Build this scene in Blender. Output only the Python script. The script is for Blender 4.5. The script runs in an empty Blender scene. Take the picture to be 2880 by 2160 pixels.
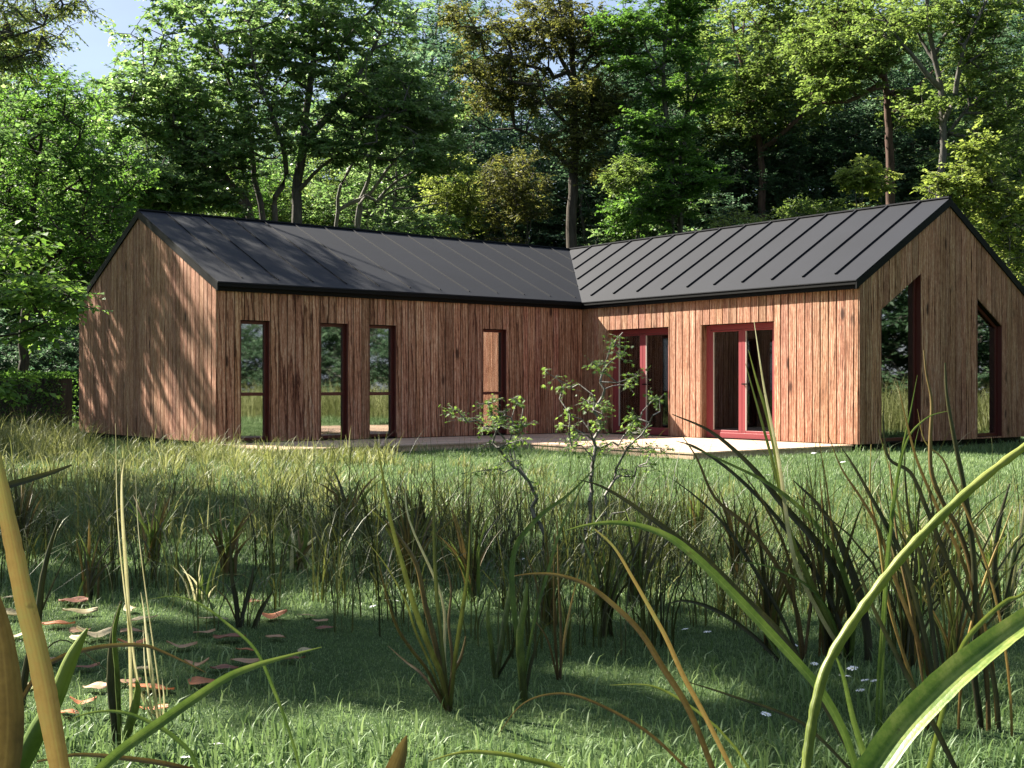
import bpy, math, random
import numpy as np
from mathutils import Vector, Matrix

random.seed(7)
RNG = np.random.default_rng(11)
SC = bpy.context.scene
COL = SC.collection
PI = math.pi

# ------------------------------------------------------------------ camera model (from the photograph)
F, YH, CAMZ = 3416.38, 1086.52, 1.11
W0, H0 = 2880.0, 2160.0
TA = 0.66365
AV = np.array([math.cos(TA), math.sin(TA)])        # along the long wing
BV = np.array([math.sin(TA), -math.cos(TA)])       # along the short wing, towards the viewer
IC = np.array([1.52772, 26.34818])                 # inner corner of the L
Z0 = 0.12                                          # underside of the boards above the ground


def at(u, v, y):
    """world point seen at photo pixel (u, v) at the distance y"""
    return np.array([(u - 1440.0) / F * y, y, CAMZ - (v - YH) / F * y])


def gnd(u, v):
    y = CAMZ * F / (v - YH)
    return np.array([(u - 1440.0) / F * y, y, 0.0])


# ------------------------------------------------------------------ object helpers
def tag(o, label=None, cat=None, group=None, kind=None):
    if label: o['label'] = label
    if cat: o['category'] = cat
    if group: o['group'] = group
    if kind: o['kind'] = kind
    return o


def empty(name, loc, rz=0.0):
    o = bpy.data.objects.new(name, None)
    o.empty_display_size = 0.2
    COL.objects.link(o)
    o.location = tuple(float(c) for c in loc)
    o.rotation_euler = (0, 0, rz)
    return o


def link_mesh(name, me, mat=None, parent=None, loc=None):
    o = bpy.data.objects.new(name, me)
    COL.objects.link(o)
    if mat is not None:
        me.materials.clear()
        for m in (mat if isinstance(mat, (list, tuple)) else [mat]):
            me.materials.append(m)
    if parent is not None: o.parent = parent
    if loc is not None: o.location = tuple(float(c) for c in loc)
    return o


def arr_mesh(name, V, Q, var=None, smooth=False, tint=None):
    """V (n,3), Q (m,k) constant polygon size, fast path for big meshes"""
    V = np.ascontiguousarray(V, dtype=np.float32)
    Q = np.ascontiguousarray(Q, dtype=np.int32)
    me = bpy.data.meshes.new(name)
    me.vertices.add(len(V)); me.vertices.foreach_set('co', V.ravel())
    m, k = Q.shape
    me.loops.add(m * k); me.loops.foreach_set('vertex_index', Q.ravel())
    me.polygons.add(m)
    me.polygons.foreach_set('loop_start', np.arange(0, m * k, k, dtype=np.int32))
    if smooth: me.polygons.foreach_set('use_smooth', np.ones(m, dtype=bool))
    me.update(calc_edges=True)
    for nm, a in (('var', var), ('tint', tint)):
        if a is not None:
            at_ = me.attributes.new(nm, 'FLOAT', 'POINT')
            at_.data.foreach_set('value', np.ascontiguousarray(a, dtype=np.float32))
    return me


class MB:
    """collects polygons for one small mesh"""
    def __init__(self): self.v, self.f, self.a = [], [], []

    def add(self, vs, fs, var=0.0):
        n = len(self.v)
        self.v += [tuple(float(c) for c in p) for p in vs]
        self.a += [var] * len(vs)
        self.f += [tuple(i + n for i in f) for f in fs]

    def box(self, x0, x1, y0, y1, z0, z1, var=0.0):
        vs = [(x, y, z) for z in (z0, z1) for y in (y0, y1) for x in (x0, x1)]
        self.add(vs, [(0, 2, 3, 1), (4, 5, 7, 6), (0, 1, 5, 4), (2, 6, 7, 3), (0, 4, 6, 2), (1, 3, 7, 5)], var)

    def mesh(self, name, smooth=False):
        me = bpy.data.meshes.new(name)
        me.from_pydata(self.v, [], self.f)
        a = me.attributes.new('var', 'FLOAT', 'POINT')
        a.data.foreach_set('value', np.array(self.a, dtype=np.float32))
        if smooth:
            me.polygons.foreach_set('use_smooth', np.ones(len(self.f), dtype=bool))
        me.update()
        return me

    def build(self, name, mat, parent=None, smooth=False, loc=None, recalc=True, bevel=0):
        me = self.mesh(name, smooth)
        if recalc:
            import bmesh
            bm = bmesh.new(); bm.from_mesh(me)
            bmesh.ops.recalc_face_normals(bm, faces=bm.faces)
            bm.to_mesh(me); bm.free()
        o = link_mesh(name, me, mat, parent, loc)
        if bevel:
            md = o.modifiers.new('bevel', 'BEVEL'); md.width = bevel; md.segments = 1; md.limit_method = 'ANGLE'
        return o


def catmull(P, n_per=6):
    P = np.asarray(P, float)
    if len(P) < 3:
        t = np.linspace(0, 1, n_per + 1)[:, None]
        return P[0] * (1 - t) + P[-1] * t
    Q = np.vstack([2 * P[0] - P[1], P, 2 * P[-1] - P[-2]])
    out = []
    for i in range(1, len(Q) - 2):
        p0, p1, p2, p3 = Q[i - 1:i + 3]
        for t in np.linspace(0, 1, n_per, endpoint=False):
            out.append(0.5 * ((2 * p1) + (-p0 + p2) * t + (2 * p0 - 5 * p1 + 4 * p2 - p3) * t * t + (-p0 + 3 * p1 - 3 * p2 + p3) * t ** 3))
    out.append(P[-1])
    return np.array(out)


def norm(v, eps=1e-9):
    return v / np.maximum(np.linalg.norm(v, axis=-1, keepdims=True), eps)


# ------------------------------------------------------------------ material helpers
class NT:
    def __init__(self, name):
        self.m = bpy.data.materials.new(name); self.m.use_nodes = True
        self.t = self.m.node_tree; self.t.nodes.clear()
        self.out = self.t.nodes.new('ShaderNodeOutputMaterial')

    def n(self, typ, **kw):
        nd = self.t.nodes.new('ShaderNode' + typ)
        for k, v in kw.items():
            if hasattr(nd, k): setattr(nd, k, v)
        return nd

    def l(self, a, b): self.t.links.new(a, b)

    def val(self, nd, **kw):
        for k, v in kw.items(): nd.inputs[k].default_value = v
        return nd

    def math(self, op, a, b=None, clamp=False):
        nd = self.n('Math', operation=op); nd.use_clamp = clamp
        for i, x in enumerate((a, b)):
            if x is None: continue
            if isinstance(x, (int, float)): nd.inputs[i].default_value = x
            else: self.l(x, nd.inputs[i])
        return nd.outputs[0]

    def ramp(self, fac, stops, interp='LINEAR'):
        nd = self.n('ValToRGB'); nd.color_ramp.interpolation = interp
        el = nd.color_ramp.elements
        while len(el) > 1: el.remove(el[-1])
        for i, (p, c) in enumerate(stops):
            e = el[0] if i == 0 else el.new(p)
            e.position = p
            e.color = c if len(c) == 4 else (*c, 1)
        self.l(fac, nd.inputs[0])
        return nd.outputs[0]

    def mix(self, fac, a, b, blend='MIX'):
        nd = self.n('MixRGB', blend_type=blend)
        for i, x in enumerate((fac, a, b)):
            if isinstance(x, (int, float)): nd.inputs[i].default_value = x
            elif isinstance(x, tuple): nd.inputs[i].default_value = x if len(x) == 4 else (*x, 1)
            else: self.l(x, nd.inputs[i])
        return nd.outputs[0]

    def attr(self, name): return self.n('Attribute', attribute_name=name).outputs['Fac']

    def noise(self, vec, scale, detail=3, rough=0.55, dist=0.0):
        nd = self.n('TexNoise')
        self.val(nd, Scale=scale, Detail=detail, Roughness=rough, Distortion=dist)
        if vec is not None: self.l(vec, nd.inputs['Vector'])
        return nd.outputs['Fac']

    def mapping(self, vec, scale=(1, 1, 1), loc=(0, 0, 0)):
        nd = self.n('Mapping'); nd.inputs['Scale'].default_value = scale; nd.inputs['Location'].default_value = loc
        self.l(vec, nd.inputs['Vector'])
        return nd.outputs[0]

    def pbsdf(self, col, rough=0.6, spec=0.3, bump=None, bstr=0.3, bdist=0.01, metal=0.0):
        p = self.n('BsdfPrincipled')
        for k, x in (('Base Color', col), ('Roughness', rough), ('Specular IOR Level', spec), ('Metallic', metal)):
            if isinstance(x, (int, float)): p.inputs[k].default_value = x
            elif isinstance(x, tuple): p.inputs[k].default_value = x if len(x) == 4 else (*x, 1)
            else: self.l(x, p.inputs[k])
        if bump is not None:
            b = self.n('Bump'); self.val(b, Strength=bstr, Distance=bdist)
            self.l(bump, b.inputs['Height']); self.l(b.outputs[0], p.inputs['Normal'])
        return p

    def done(self, sh):
        self.l(sh, self.out.inputs['Surface']); return self.m


def leaf_mat(name, cols, trans=0.42, rough=0.55, spec=0.25, trcol=1.55, patch=0.0):
    """cols: three colours picked by the per-leaf value"""
    k = NT(name)
    v = k.attr('var')
    col = k.ramp(v, [(0.0, cols[0]), (0.5, cols[1]), (1.0, cols[2])])
    p = k.pbsdf(col, rough, spec)
    hs = k.n('HueSaturation'); k.val(hs, Hue=0.485, Saturation=1.1, Value=trcol); k.l(col, hs.inputs['Color'])
    tr = k.n('BsdfTranslucent'); k.l(hs.outputs[0], tr.inputs['Color'])
    mx = k.n('MixShader'); mx.inputs[0].default_value = trans
    k.l(p.outputs[0], mx.inputs[1]); k.l(tr.outputs[0], mx.inputs[2])
    return k.done(mx.outputs[0])


def wood_mat(name, light, mid, dark, rough=0.75, gscale=1.0, knots=True):
    k = NT(name)
    co = k.n('TexCoord').outputs['Object']
    var = k.attr('var')
    off = k.n('CombineXYZ')
    k.l(k.math('MULTIPLY', var, 37.0), off.inputs[0]); k.l(k.math('MULTIPLY', var, 53.0), off.inputs[1]); k.l(k.math('MULTIPLY', var, 91.0), off.inputs[2])
    va = k.n('VectorMath', operation='ADD'); k.l(co, va.inputs[0]); k.l(off.outputs[0], va.inputs[1])
    v = va.outputs[0]
    # long streaks
    st = k.noise(k.mapping(v, (20 * gscale, 20 * gscale, 1.3)), 1.0, 5, 0.62, 0.6)
    fine = k.noise(k.mapping(v, (110 * gscale, 110 * gscale, 7.0)), 1.0, 3, 0.6, 0.2)
    # cathedral grain: bands of a stretched warped field
    wv = k.n('TexWave', wave_type='RINGS', rings_direction='SPHERICAL', wave_profile='SAW')
    k.val(wv, Scale=5.5, Distortion=5.0, Detail=3.0, **{'Detail Scale': 1.3, 'Detail Roughness': 0.6})
    k.l(k.mapping(v, (1.7, 1.7, 0.16)), wv.inputs['Vector'])
    ring = k.ramp(wv.outputs['Fac'], [(0.0, (0, 0, 0)), (0.62, (0.15, 0.15, 0.15)), (0.9, (0.9, 0.9, 0.9)), (1.0, (0.3, 0.3, 0.3))])
    mot = k.noise(k.mapping(v, (42 * gscale, 42 * gscale, 16.0)), 1.0, 3, 0.65, 0.5)
    g = k.math('ADD', k.math('ADD', k.math('MULTIPLY', st, 0.34), k.math('MULTIPLY', mot, 0.20)), k.math('ADD', k.math('MULTIPLY', fine, 0.30), k.math('MULTIPLY', ring, 0.20)))
    col = k.ramp(g, [(0.30, light), (0.45, mid), (0.61, dark), (0.76, tuple(c * 0.6 for c in dark))])
    # board to board tone
    tone = k.n('HueSaturation')
    k.l(k.math('ADD', k.math('MULTIPLY', var, 0.42), 0.78), tone.inputs['Value'])
    k.l(k.math('ADD', k.math('MULTIPLY', k.noise(k.mapping(v, (0.02, 0.02, 0.0)), 9.0, 0), 0.03), 0.485), tone.inputs['Hue'])
    k.l(col, tone.inputs['Color'])
    col = tone.outputs[0]
    if knots:
        vo = k.n('TexVoronoi', feature='F1'); k.val(vo, Scale=1.0, Randomness=1.0)
        k.l(k.mapping(v, (3.2, 3.2, 1.15)), vo.inputs['Vector'])
        kn = k.ramp(vo.outputs['Distance'], [(0.0, (1, 1, 1)), (0.09, (0.9, 0.9, 0.9)), (0.17, (0, 0, 0))])
        nd = k.ramp(k.noise(k.mapping(v, (3.2, 3.2, 1.15)), 0.9, 1), [(0.40, (0, 0, 0)), (0.50, (1, 1, 1))])
        col = k.mix(k.math('MULTIPLY', k.math('MULTIPLY', kn, nd), 0.95), col, tuple(c * 0.35 for c in dark))
    p = k.pbsdf(col, rough, 0.2, bump=g, bstr=0.35, bdist=0.004)
    return k.done(p.outputs[0])


def bark_mat(name, c0, c1, rough=0.9, scale=1.0):
    k = NT(name)
    co = k.n('TexCoord').outputs['Object']
    n1 = k.noise(k.mapping(co, (9 * scale, 9 * scale, 1.6 * scale)), 1.0, 6, 0.65, 0.8)
    n2 = k.noise(k.mapping(co, (1.1, 1.1, 0.5)), 1.0, 3)
    col = k.ramp(k.math('ADD', k.math('MULTIPLY', n1, 0.7), k.math('MULTIPLY', n2, 0.3)), [(0.33, c0), (0.62, c1)])
    p = k.pbsdf(col, rough, 0.15, bump=n1, bstr=0.7, bdist=0.03)
    return k.done(p.outputs[0])


def plain_mat(name, col, rough=0.6, spec=0.3, nscale=6.0, namp=0.25, bstr=0.1, metal=0.0):
    k = NT(name)
    co = k.n('TexCoord').outputs['Object']
    n1 = k.noise(co, nscale, 4)
    c = k.mix(n1, tuple(x * (1 - namp) for x in col), tuple(min(1, x * (1 + namp)) for x in col))
    p = k.pbsdf(c, rough, spec, bump=n1, bstr=bstr, bdist=0.004, metal=metal)
    return k.done(p.outputs[0])


M = {}
M['beech'] = leaf_mat('leaf_beech', ((0.055, 0.118, 0.036), (0.115, 0.20, 0.066), (0.235, 0.325, 0.14)), 0.55, 0.36, 0.55)
M['green'] = leaf_mat('leaf_green', ((0.045, 0.11, 0.022), (0.075, 0.17, 0.036), (0.14, 0.25, 0.06)), 0.5)
M['olive'] = leaf_mat('leaf_olive', ((0.06, 0.105, 0.026), (0.105, 0.165, 0.042), (0.18, 0.25, 0.08)), 0.55)
M['lime'] = leaf_mat('leaf_lime', ((0.105, 0.155, 0.034), (0.165, 0.225, 0.055), (0.26, 0.31, 0.10)), 0.5)
M['brown'] = leaf_mat('leaf_brownish', ((0.042, 0.052, 0.016), (0.09, 0.105, 0.028), (0.18, 0.19, 0.055)), 0.45)
M['dark'] = leaf_mat('leaf_dark', ((0.026, 0.058, 0.03), (0.05, 0.10, 0.05), (0.095, 0.16, 0.08)), 0.45)  # dark green; deep forest shade put into the leaf colour
M['cool'] = leaf_mat('leaf_cool', ((0.038, 0.078, 0.045), (0.075, 0.135, 0.076), (0.14, 0.215, 0.125)), 0.48)  # bluish green; haze of distance put into the leaf colour
M['maple'] = leaf_mat('leaf_maple', ((0.055, 0.12, 0.026), (0.10, 0.19, 0.042), (0.18, 0.28, 0.07)), 0.52)
M['sapling'] = leaf_mat('leaf_sapling', ((0.06, 0.12, 0.026), (0.11, 0.19, 0.045), (0.19, 0.28, 0.08)), 0.5)
M['bark_grey'] = bark_mat('bark_grey', (0.035, 0.032, 0.03), (0.13, 0.12, 0.108))
M['bark_pale'] = bark_mat('bark_pale', (0.09, 0.085, 0.078), (0.25, 0.235, 0.215))
M['bark_dark'] = bark_mat('bark_dark', (0.018, 0.015, 0.013), (0.075, 0.062, 0.05))
M['bark_red'] = bark_mat('bark_red', (0.03, 0.02, 0.016), (0.115, 0.072, 0.058))
M['wood'] = wood_mat('larch_boards', (0.62, 0.43, 0.315), (0.325, 0.155, 0.095), (0.068, 0.022, 0.013))
M['deck'] = wood_mat('deck_boards', (0.60, 0.46, 0.34), (0.50, 0.36, 0.26), (0.36, 0.24, 0.17), knots=False)
M['membrane'] = plain_mat('membrane', (0.018, 0.013, 0.011), 0.9, 0.1)
M['red'] = plain_mat('painted_frame', (0.24, 0.045, 0.052), 0.45, 0.4, 40, 0.06, 0.03)
M['maroon'] = plain_mat('dark_frame', (0.085, 0.016, 0.014), 0.45, 0.4, 40, 0.08, 0.03)
M['black'] = plain_mat('black_metal', (0.0045, 0.0045, 0.005), 0.6, 0.12, 20, 0.2, 0.03)
M['white'] = plain_mat('interior_wall', (0.80, 0.78, 0.74), 0.8, 0.2, 3, 0.04, 0.02)
M['floor'] = plain_mat('interior_floor', (0.46, 0.36, 0.26), 0.5, 0.4, 4, 0.2, 0.03)
M['spacer'] = plain_mat('pale_trim', (0.55, 0.50, 0.45), 0.6, 0.3, 10, 0.08, 0.02)
SUN_E, SKY_S, EXPO, DENOISE, HAZE = 5.0, 0.042, 2.25, True, 0.0
# ------------------------------------------------------------------ roof and glass materials
def roof_material():
    k = NT('roof_metal')
    co = k.n('TexCoord').outputs['Object']
    n1 = k.noise(co, 260.0, 2, 0.7)
    n2 = k.noise(co, 0.9, 4, 0.6)
    n3 = k.noise(k.mapping(co, (14, 14, 14)), 1.0, 3)
    g = k.math('ADD', k.math('MULTIPLY', n1, 0.35), k.math('ADD', k.math('MULTIPLY', n2, 0.45), k.math('MULTIPLY', n3, 0.2)))
    col = k.ramp(g, [(0.3, (0.0048, 0.0056, 0.0092)), (0.7, (0.0094, 0.0106, 0.0160))])
    p = k.pbsdf(col, 0.66, 0.22, bump=n1, bstr=0.12, bdist=0.002)
    return k.done(p.outputs[0])


def glass_material(name, base, tintc):
    k = NT(name)
    fr = k.n('Fresnel'); fr.inputs['IOR'].default_value = 1.6
    fac = k.math('ADD', k.math('MULTIPLY', fr.outputs[0], 1.0 - base), base, clamp=True)
    co = k.n('TexCoord').outputs['Object']
    b = k.n('Bump'); k.val(b, Strength=0.02, Distance=0.02); k.l(k.noise(co, 1.3, 1), b.inputs['Height'])
    gl = k.n('BsdfGlossy'); gl.inputs['Roughness'].default_value = 0.022; k.l(b.outputs[0], gl.inputs['Normal'])
    tr = k.n('BsdfTransparent'); tr.inputs['Color'].default_value = (*tintc, 1)
    mx = k.n('MixShader'); k.l(fac, mx.inputs[0]); k.l(tr.outputs[0], mx.inputs[1]); k.l(gl.outputs[0], mx.inputs[2])
    return k.done(mx.outputs[0])


M['roof'] = roof_material()
M['glass_mirror'] = glass_material('coated_glass', 0.44, (0.42, 0.43, 0.41))
M['glass_clear'] = glass_material('door_glass', 0.17, (0.94, 0.94, 0.92))

# ------------------------------------------------------------------ the house (local x along A, local y = -B)
house = empty('timber_house', (IC[0], IC[1], 0.0), TA)
tag(house, 'L-shaped single-storey house clad in vertical brown timber boards under a dark standing-seam roof', 'house')
LL, LR, WL, WR, RISE, EAVE, OV = 8.463, 7.138, 7.089, 5.345, 1.658, 2.80, 0.15
S1 = RISE / (WL / 2 + OV); S2 = RISE / (WR / 2 + OV)
ZE = Z0 + EAVE
TB = 0.022      # board thickness


class Wall:
    def __init__(s, o, d, n): s.o, s.d, s.n = np.array(o, float), np.array(d, float), np.array(n, float)

    def P(s, u, n, z):
        q = s.o + s.d * u + s.n * n
        return (q[0], q[1], z)

    def box(s, mb, u0, u1, n0, n1, z0, z1, var=0.0, z1b=None, z0b=None):
        """z1b / z0b: other height at u1"""
        za = z1 if z1b is None else z1b
        zc = z0 if z0b is None else z0b
        vs = [s.P(u0, n0, z0), s.P(u1, n0, zc), s.P(u0, n1, z0), s.P(u1, n1, zc), s.P(u0, n0, z1), s.P(u1, n0, za), s.P(u0, n1, z1), s.P(u1, n1, za)]
        mb.add(vs, [(0, 2, 3, 1), (4, 5, 7, 6), (0, 1, 5, 4), (2, 6, 7, 3), (0, 4, 6, 2), (1, 3, 7, 5)], var)


def lerp_top(op, u):
    u0, u1, zb, t0, t1 = op
    return t0 + (t1 - t0) * (u - u0) / (u1 - u0)


def clad(w, u_from, u_to, zb, top, breaks, openings, seed, mb_boards, mb_core):
    r = random.Random(seed)
    cuts = sorted(set([u_from, u_to] + [b for b in breaks] + [x for o in openings for x in o[:2]]))
    # core
    for p, q in zip(cuts[:-1], cuts[1:]):
        p = max(p, 0.0)
        if q - p < 1e-4: continue
        m = (p + q) / 2
        segs = [((zb, zb), (top(p + 1e-6), top(q - 1e-6)))]
        for o in openings:
            if o[0] < m < o[1]:
                segs = []
                if o[2] - zb > 0.01: segs.append(((zb, zb), (o[2], o[2])))
                segs.append(((lerp_top(o, p), lerp_top(o, q)), (top(p + 1e-6), top(q - 1e-6))))
        for (b0, b1), (t0, t1) in segs:
            w.box(mb_core, p, q, -0.22, -0.003, b0, t0, 0.0, z1b=t1, z0b=b1)
    # boards
    u = u_from
    while u < u_to - 0.02:
        wd = r.uniform(0.160, 0.19)
        e = min(u + wd, u_to)
        if u_to - e < 0.05: e = u_to
        var = r.random()
        g = 0.0068
        a, b = u + g, e - g
        inner = [a] + [c for c in cuts if a + 0.004 < c < b - 0.004] + [b]
        for p, q in zip(inner[:-1], inner[1:]):
            m = (p + q) / 2
            segs = [((zb, zb), (top(p), top(q)))]
            for o in openings:
                if o[0] - 1e-6 < m < o[1] + 1e-6:
                    segs = []
                    if o[2] - zb > 0.02: segs.append(((zb, zb), (o[2], o[2])))
                    segs.append(((lerp_top(o, p), lerp_top(o, q)), (top(p), top(q))))
            for (b0, b1), (t0, t1) in segs:
                c = 0.006
                tk = TB + r.uniform(-0.0015, 0.0015)
                prof = [(p, 0.0), (p, tk - c), (p + c, tk), (q - c, tk), (q, tk - c), (q, 0.0)]
                fr = lambda uu: (uu - p) / (q - p)
                vs = [w.P(uu, nn, b0 + (b1 - b0) * fr(uu)) for uu, nn in prof] + [w.P(uu, nn, t0 + (t1 - t0) * fr(uu)) for uu, nn in prof]
                fs = [(i, i + 1, i + 7, i + 6) for i in range(5)] + [(5, 4, 3, 2, 1, 0), (6, 7, 8, 9, 10, 11), (5, 0, 6, 11)]
                mb_boards.add(vs, fs, var)
        u = e


def wall_part(w, u0, u1, zb, top, breaks, ops, seed):
    core, bd = MB(), MB()
    clad(w, u0, u1, zb, top, breaks, ops, seed, bd, core)
    wo = core.build('wall', M['membrane'], house)
    bd.build('cladding', M['wood'], wo)
    return wo


w_lf = Wall((-LL, 0), (1, 0), (0, -1))
w_lg = Wall((-LL, 0), (0, 1), (-1, 0))
w_rf = Wall((0, 0), (0, -1), (-1, 0))
w_rg = Wall((0, -LR), (1, 0), (0, -1))
w_lb = Wall((-LL, WL), (1, 0), (0, 1))
w_rb = Wall((WR, -LR), (0, 1), (1, 0))
top_eave = lambda u: ZE - 0.03
gl = lambda u: ZE + S1 * (min(u, WL - u) + OV) - 0.125
gr = lambda u: ZE + S2 * (min(u, WR - u) + OV) - 0.125
WIN = [(0.437, 1.007), (2.032, 2.619), (3.075, 3.68), (5.758, 6.365)]
win_ops = [(a, b, Z0 + 0.02, Z0 + 2.16, Z0 + 2.16) for a, b in WIN]
DOOR = [(0.812, 2.64), (3.485, 5.32)]
door_ops = [(a, b, Z0 + 0.0, Z0 + 2.18, Z0 + 2.18) for a, b in DOOR]
gab_ops = [(0.594, 1.79, Z0 + 0.02, Z0 + 2.32, Z0 + 3.02), (3.615, 4.489, Z0 + 0.03, Z0 + 2.66, Z0 + 2.15)]
wall_part(w_lf, 0.0, LL - 0.002, Z0, top_eave, [], win_ops, 1)
wall_part(w_lg, -TB, WL, Z0, gl, [WL / 2], [], 2)
wall_part(w_rf, 0.024, LR, Z0, top_eave, [], door_ops, 3)
wall_part(w_rg, -TB, WR, Z0, gr, [WR / 2], gab_ops, 4)
wall_part(w_lb, 0.0, LL + WR, Z0, top_eave, [], [], 5)
added_back_ops = [(0.4, 3.2, Z0 + 0.2, Z0 + 2.4, Z0 + 2.4)]  # unseen rear opening added so daylight brightens the room behind the doors
wall_part(w_rb, 0.0, LR + WL, Z0, top_eave, [], added_back_ops, 6)

# plinth, floors, ceiling, partition
pl = MB()
pl.box(-LL + 0.06, WR - 0.06, 0.06, WL - 0.06, -0.2, Z0 - 0.004)
pl.box(0.06, WR - 0.06, -LR + 0.06, 0.058, -0.2, Z0 - 0.004)
pl.build('plinth', M['black'], house)
fl = MB()
fl.box(-LL + 0.23, WR - 0.23, 0.23, WL - 0.23, Z0, Z0 + 0.02)
fl.box(0.23, WR - 0.23, -LR + 0.23, 0.226, Z0, Z0 + 0.02)
fl.build('floor', M['floor'], house)
ce = MB()
ce.box(-LL + 0.23, WR - 0.23, 0.23, WL - 0.23, Z0 + 2.72, Z0 + 2.75)
ce.build('ceiling', M['white'], house)
pt = MB()
pt.box(0.23, WR - 0.24, 0.0, 0.1, Z0 + 0.02, Z0 + 2.7)
pt.box(-LL + 0.24, 0.1, 3.2, 3.3, Z0 + 0.02, Z0 + 2.7)
pt.box(2.9, 3.0, -3.7, -0.02, Z0 + 0.02, Z0 + 3.3)
pt.box(-4.2, -4.1, 0.24, 3.19, Z0 + 0.02, Z0 + 2.7)
pt.build('partition', M['white'], house)

# roof -----------------------------------------------------------
o, xr, yr = OV, WR / 2, WL / 2
ve = 0.045
zr = ZE + RISE
def loc(a, b, z): return (a, -b, z)
tops = {
    'lf0': loc(-LL - ve, o, ZE), 'v0': loc(-o, o, ZE), 'apex': loc(xr, -yr, zr), 'lr': loc(-LL - ve, -yr, zr),
    'rf1': loc(-o, LR + ve, ZE), 'rr': loc(xr, LR + ve, zr),
    'lb0': loc(-LL - ve, -WL - o, ZE), 'hip': loc(WR + o, -WL - o, ZE), 'rb1': loc(WR + o, LR + ve, ZE)}
names = list(tops)
tk = 0.016
rv = [tops[n] for n in names] + [(x, y, z - tk) for x, y, z in (tops[n] for n in names)]
ix = {n: i for i, n in enumerate(names)}
polys = [('lf0', 'v0', 'apex', 'lr'), ('v0', 'rf1', 'rr', 'apex'), ('lr', 'apex', 'hip', 'lb0'), ('apex', 'rr', 'rb1', 'hip')]
rf = [tuple(ix[n] for n in p) for p in polys] + [tuple(ix[n] + 9 for n in reversed(p)) for p in polys]
for e in [('lf0', 'v0'), ('v0', 'rf1'), ('rf1', 'rr'), ('rr', 'rb1'), ('rb1', 'hip'), ('hip', 'lb0'), ('lb0', 'lr'), ('lr', 'lf0')]:
    a, b = ix[e[0]], ix[e[1]]
    rf.append((a, a + 9, b + 9, b))
rm = MB(); rm.add(rv, rf)


def rib(p, q, up, wdir, h=0.034, w=0.013):
    p, q, up, wdir = map(lambda t: np.array(t, float), (p, q, up, wdir))
    vs = []
    for c in (p, q):
        for hh in (-0.004, h):
            for s in (-1, 1):
                vs.append(c + up * hh + wdir * s * w)
    rm.add(vs, [(0, 1, 3, 2), (4, 6, 7, 5), (0, 2, 6, 4), (1, 5, 7, 3), (2, 3, 7, 6), (0, 4, 5, 1)])


n1 = np.array([0, -S1, 1.0]); n1 /= np.linalg.norm(n1)      # left wing front slope rises towards +y
n2 = np.array([-S2, 0, 1.0]); n2 /= np.linalg.norm(n2)
b = LR - 0.55
kx = (xr + o) / (yr + o)
for k in range(-6, 12):
    b = 0.18 + 0.711 * k
    if b > LR - 0.1 or b < -yr + 0.05: continue
    a0 = 0.09 if b > -0.1 else max(0.09, -o + (o - b) * kx + 0.03)
    if a0 > xr - 0.1: continue
    rib((a0, -b, ZE + S2 * (a0 + o)), (xr, -b, zr), n2, (0, 1, 0))
for k in range(0, 18):
    a = 2.01 - 0.711 * k
    if a < -LL + 0.1: continue
    b0 = -0.09 if a < 0.1 else min(-0.09, o - (a + o) / kx - 0.03)
    rib((a, -b0, ZE + S1 * (o - b0)), (a, yr, zr), n1, (1, 0, 0), 0.02, 0.009)
# eave flashing strips and ridge caps
for (p, q, up, wd) in (((-0.075, -0.16, ZE + S2 * 0.04), (-0.075, -LR - ve, ZE + S2 * 0.04), n2, (1, 0, S2)),):
    rib(p, q, up, np.array(wd) / np.linalg.norm(wd), 0.006, 0.035)
rib((-0.155, -o + 0.04, ZE + S1 * 0.04), (-LL - ve, -o + 0.04, ZE + S1 * 0.04), n1, np.array((0, 1, S1)) / math.hypot(1, S1), 0.006, 0.035)
rib((-LL - ve, yr, zr + 0.004), (xr + 0.06, yr, zr + 0.004), (0, 0, 1), (0, 1, 0), 0.022, 0.05)
rib((xr, yr - 0.055, zr + 0.004), (xr, -LR - ve, zr + 0.004), (0, 0, 1), (1, 0, 0), 0.022, 0.05)
roof = rm.build('roof', M['roof'], house)

fm = MB()
fm.box(-LL - 0.03, -0.05, -0.06, -0.025, Z0 + 2.652, ZE - 0.018)
fm.box(-0.095, -0.025, -LR - 0.01, -0.052, Z0 + 2.655, ZE - 0.076)
fm.box(-0.045, -0.025, -LR - 0.01, -0.052, ZE - 0.0755, ZE - 0.018)
fm.build('fascia', M['black'], house)
sf = MB()   # soffit strip under the sheet edge
sf.box(-LL - 0.03, -0.11, -o + 0.012, -0.061, ZE - 0.075, ZE - 0.0175)
sf.box(-o + 0.012, -0.051, -LR - 0.02, -0.062, ZE - 0.075, ZE - 0.0175)
sf.build('gutter', M['black'], house)


def verge(w, L, s, nm):
    vm = MB()
    for (u0, u1, z0_, z1_) in ((-OV + 0.01, L / 2, ZE, zr), (L / 2, L + OV - 0.01, zr, ZE)):
        w.box(vm, u0, u1, TB + 0.003, TB + 0.03 if w is not w_lg else TB + 0.03, z0_ - 0.155, z0_ - tk - 0.002, 0.0, z1b=z1_ - tk - 0.002, z0b=z1_ - 0.155)
    vm.build('verge_board', M['black'], house)


verge(w_lg, WL, S1, 'l'); verge(w_rg, WR, S2, 'r')


# windows --------------------------------------------------------
def prism(mb, w, pts, n0, n1):
    k = len(pts)
    vs = [w.P(u, n0, z) for u, z in pts] + [w.P(u, n1, z) for u, z in pts]
    fs = [tuple(range(k - 1, -1, -1)), tuple(range(k, 2 * k))] + [(i, (i + 1) % k, (i + 1) % k + k, i + k) for i in range(k)]
    mb.add(vs, fs)


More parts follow.
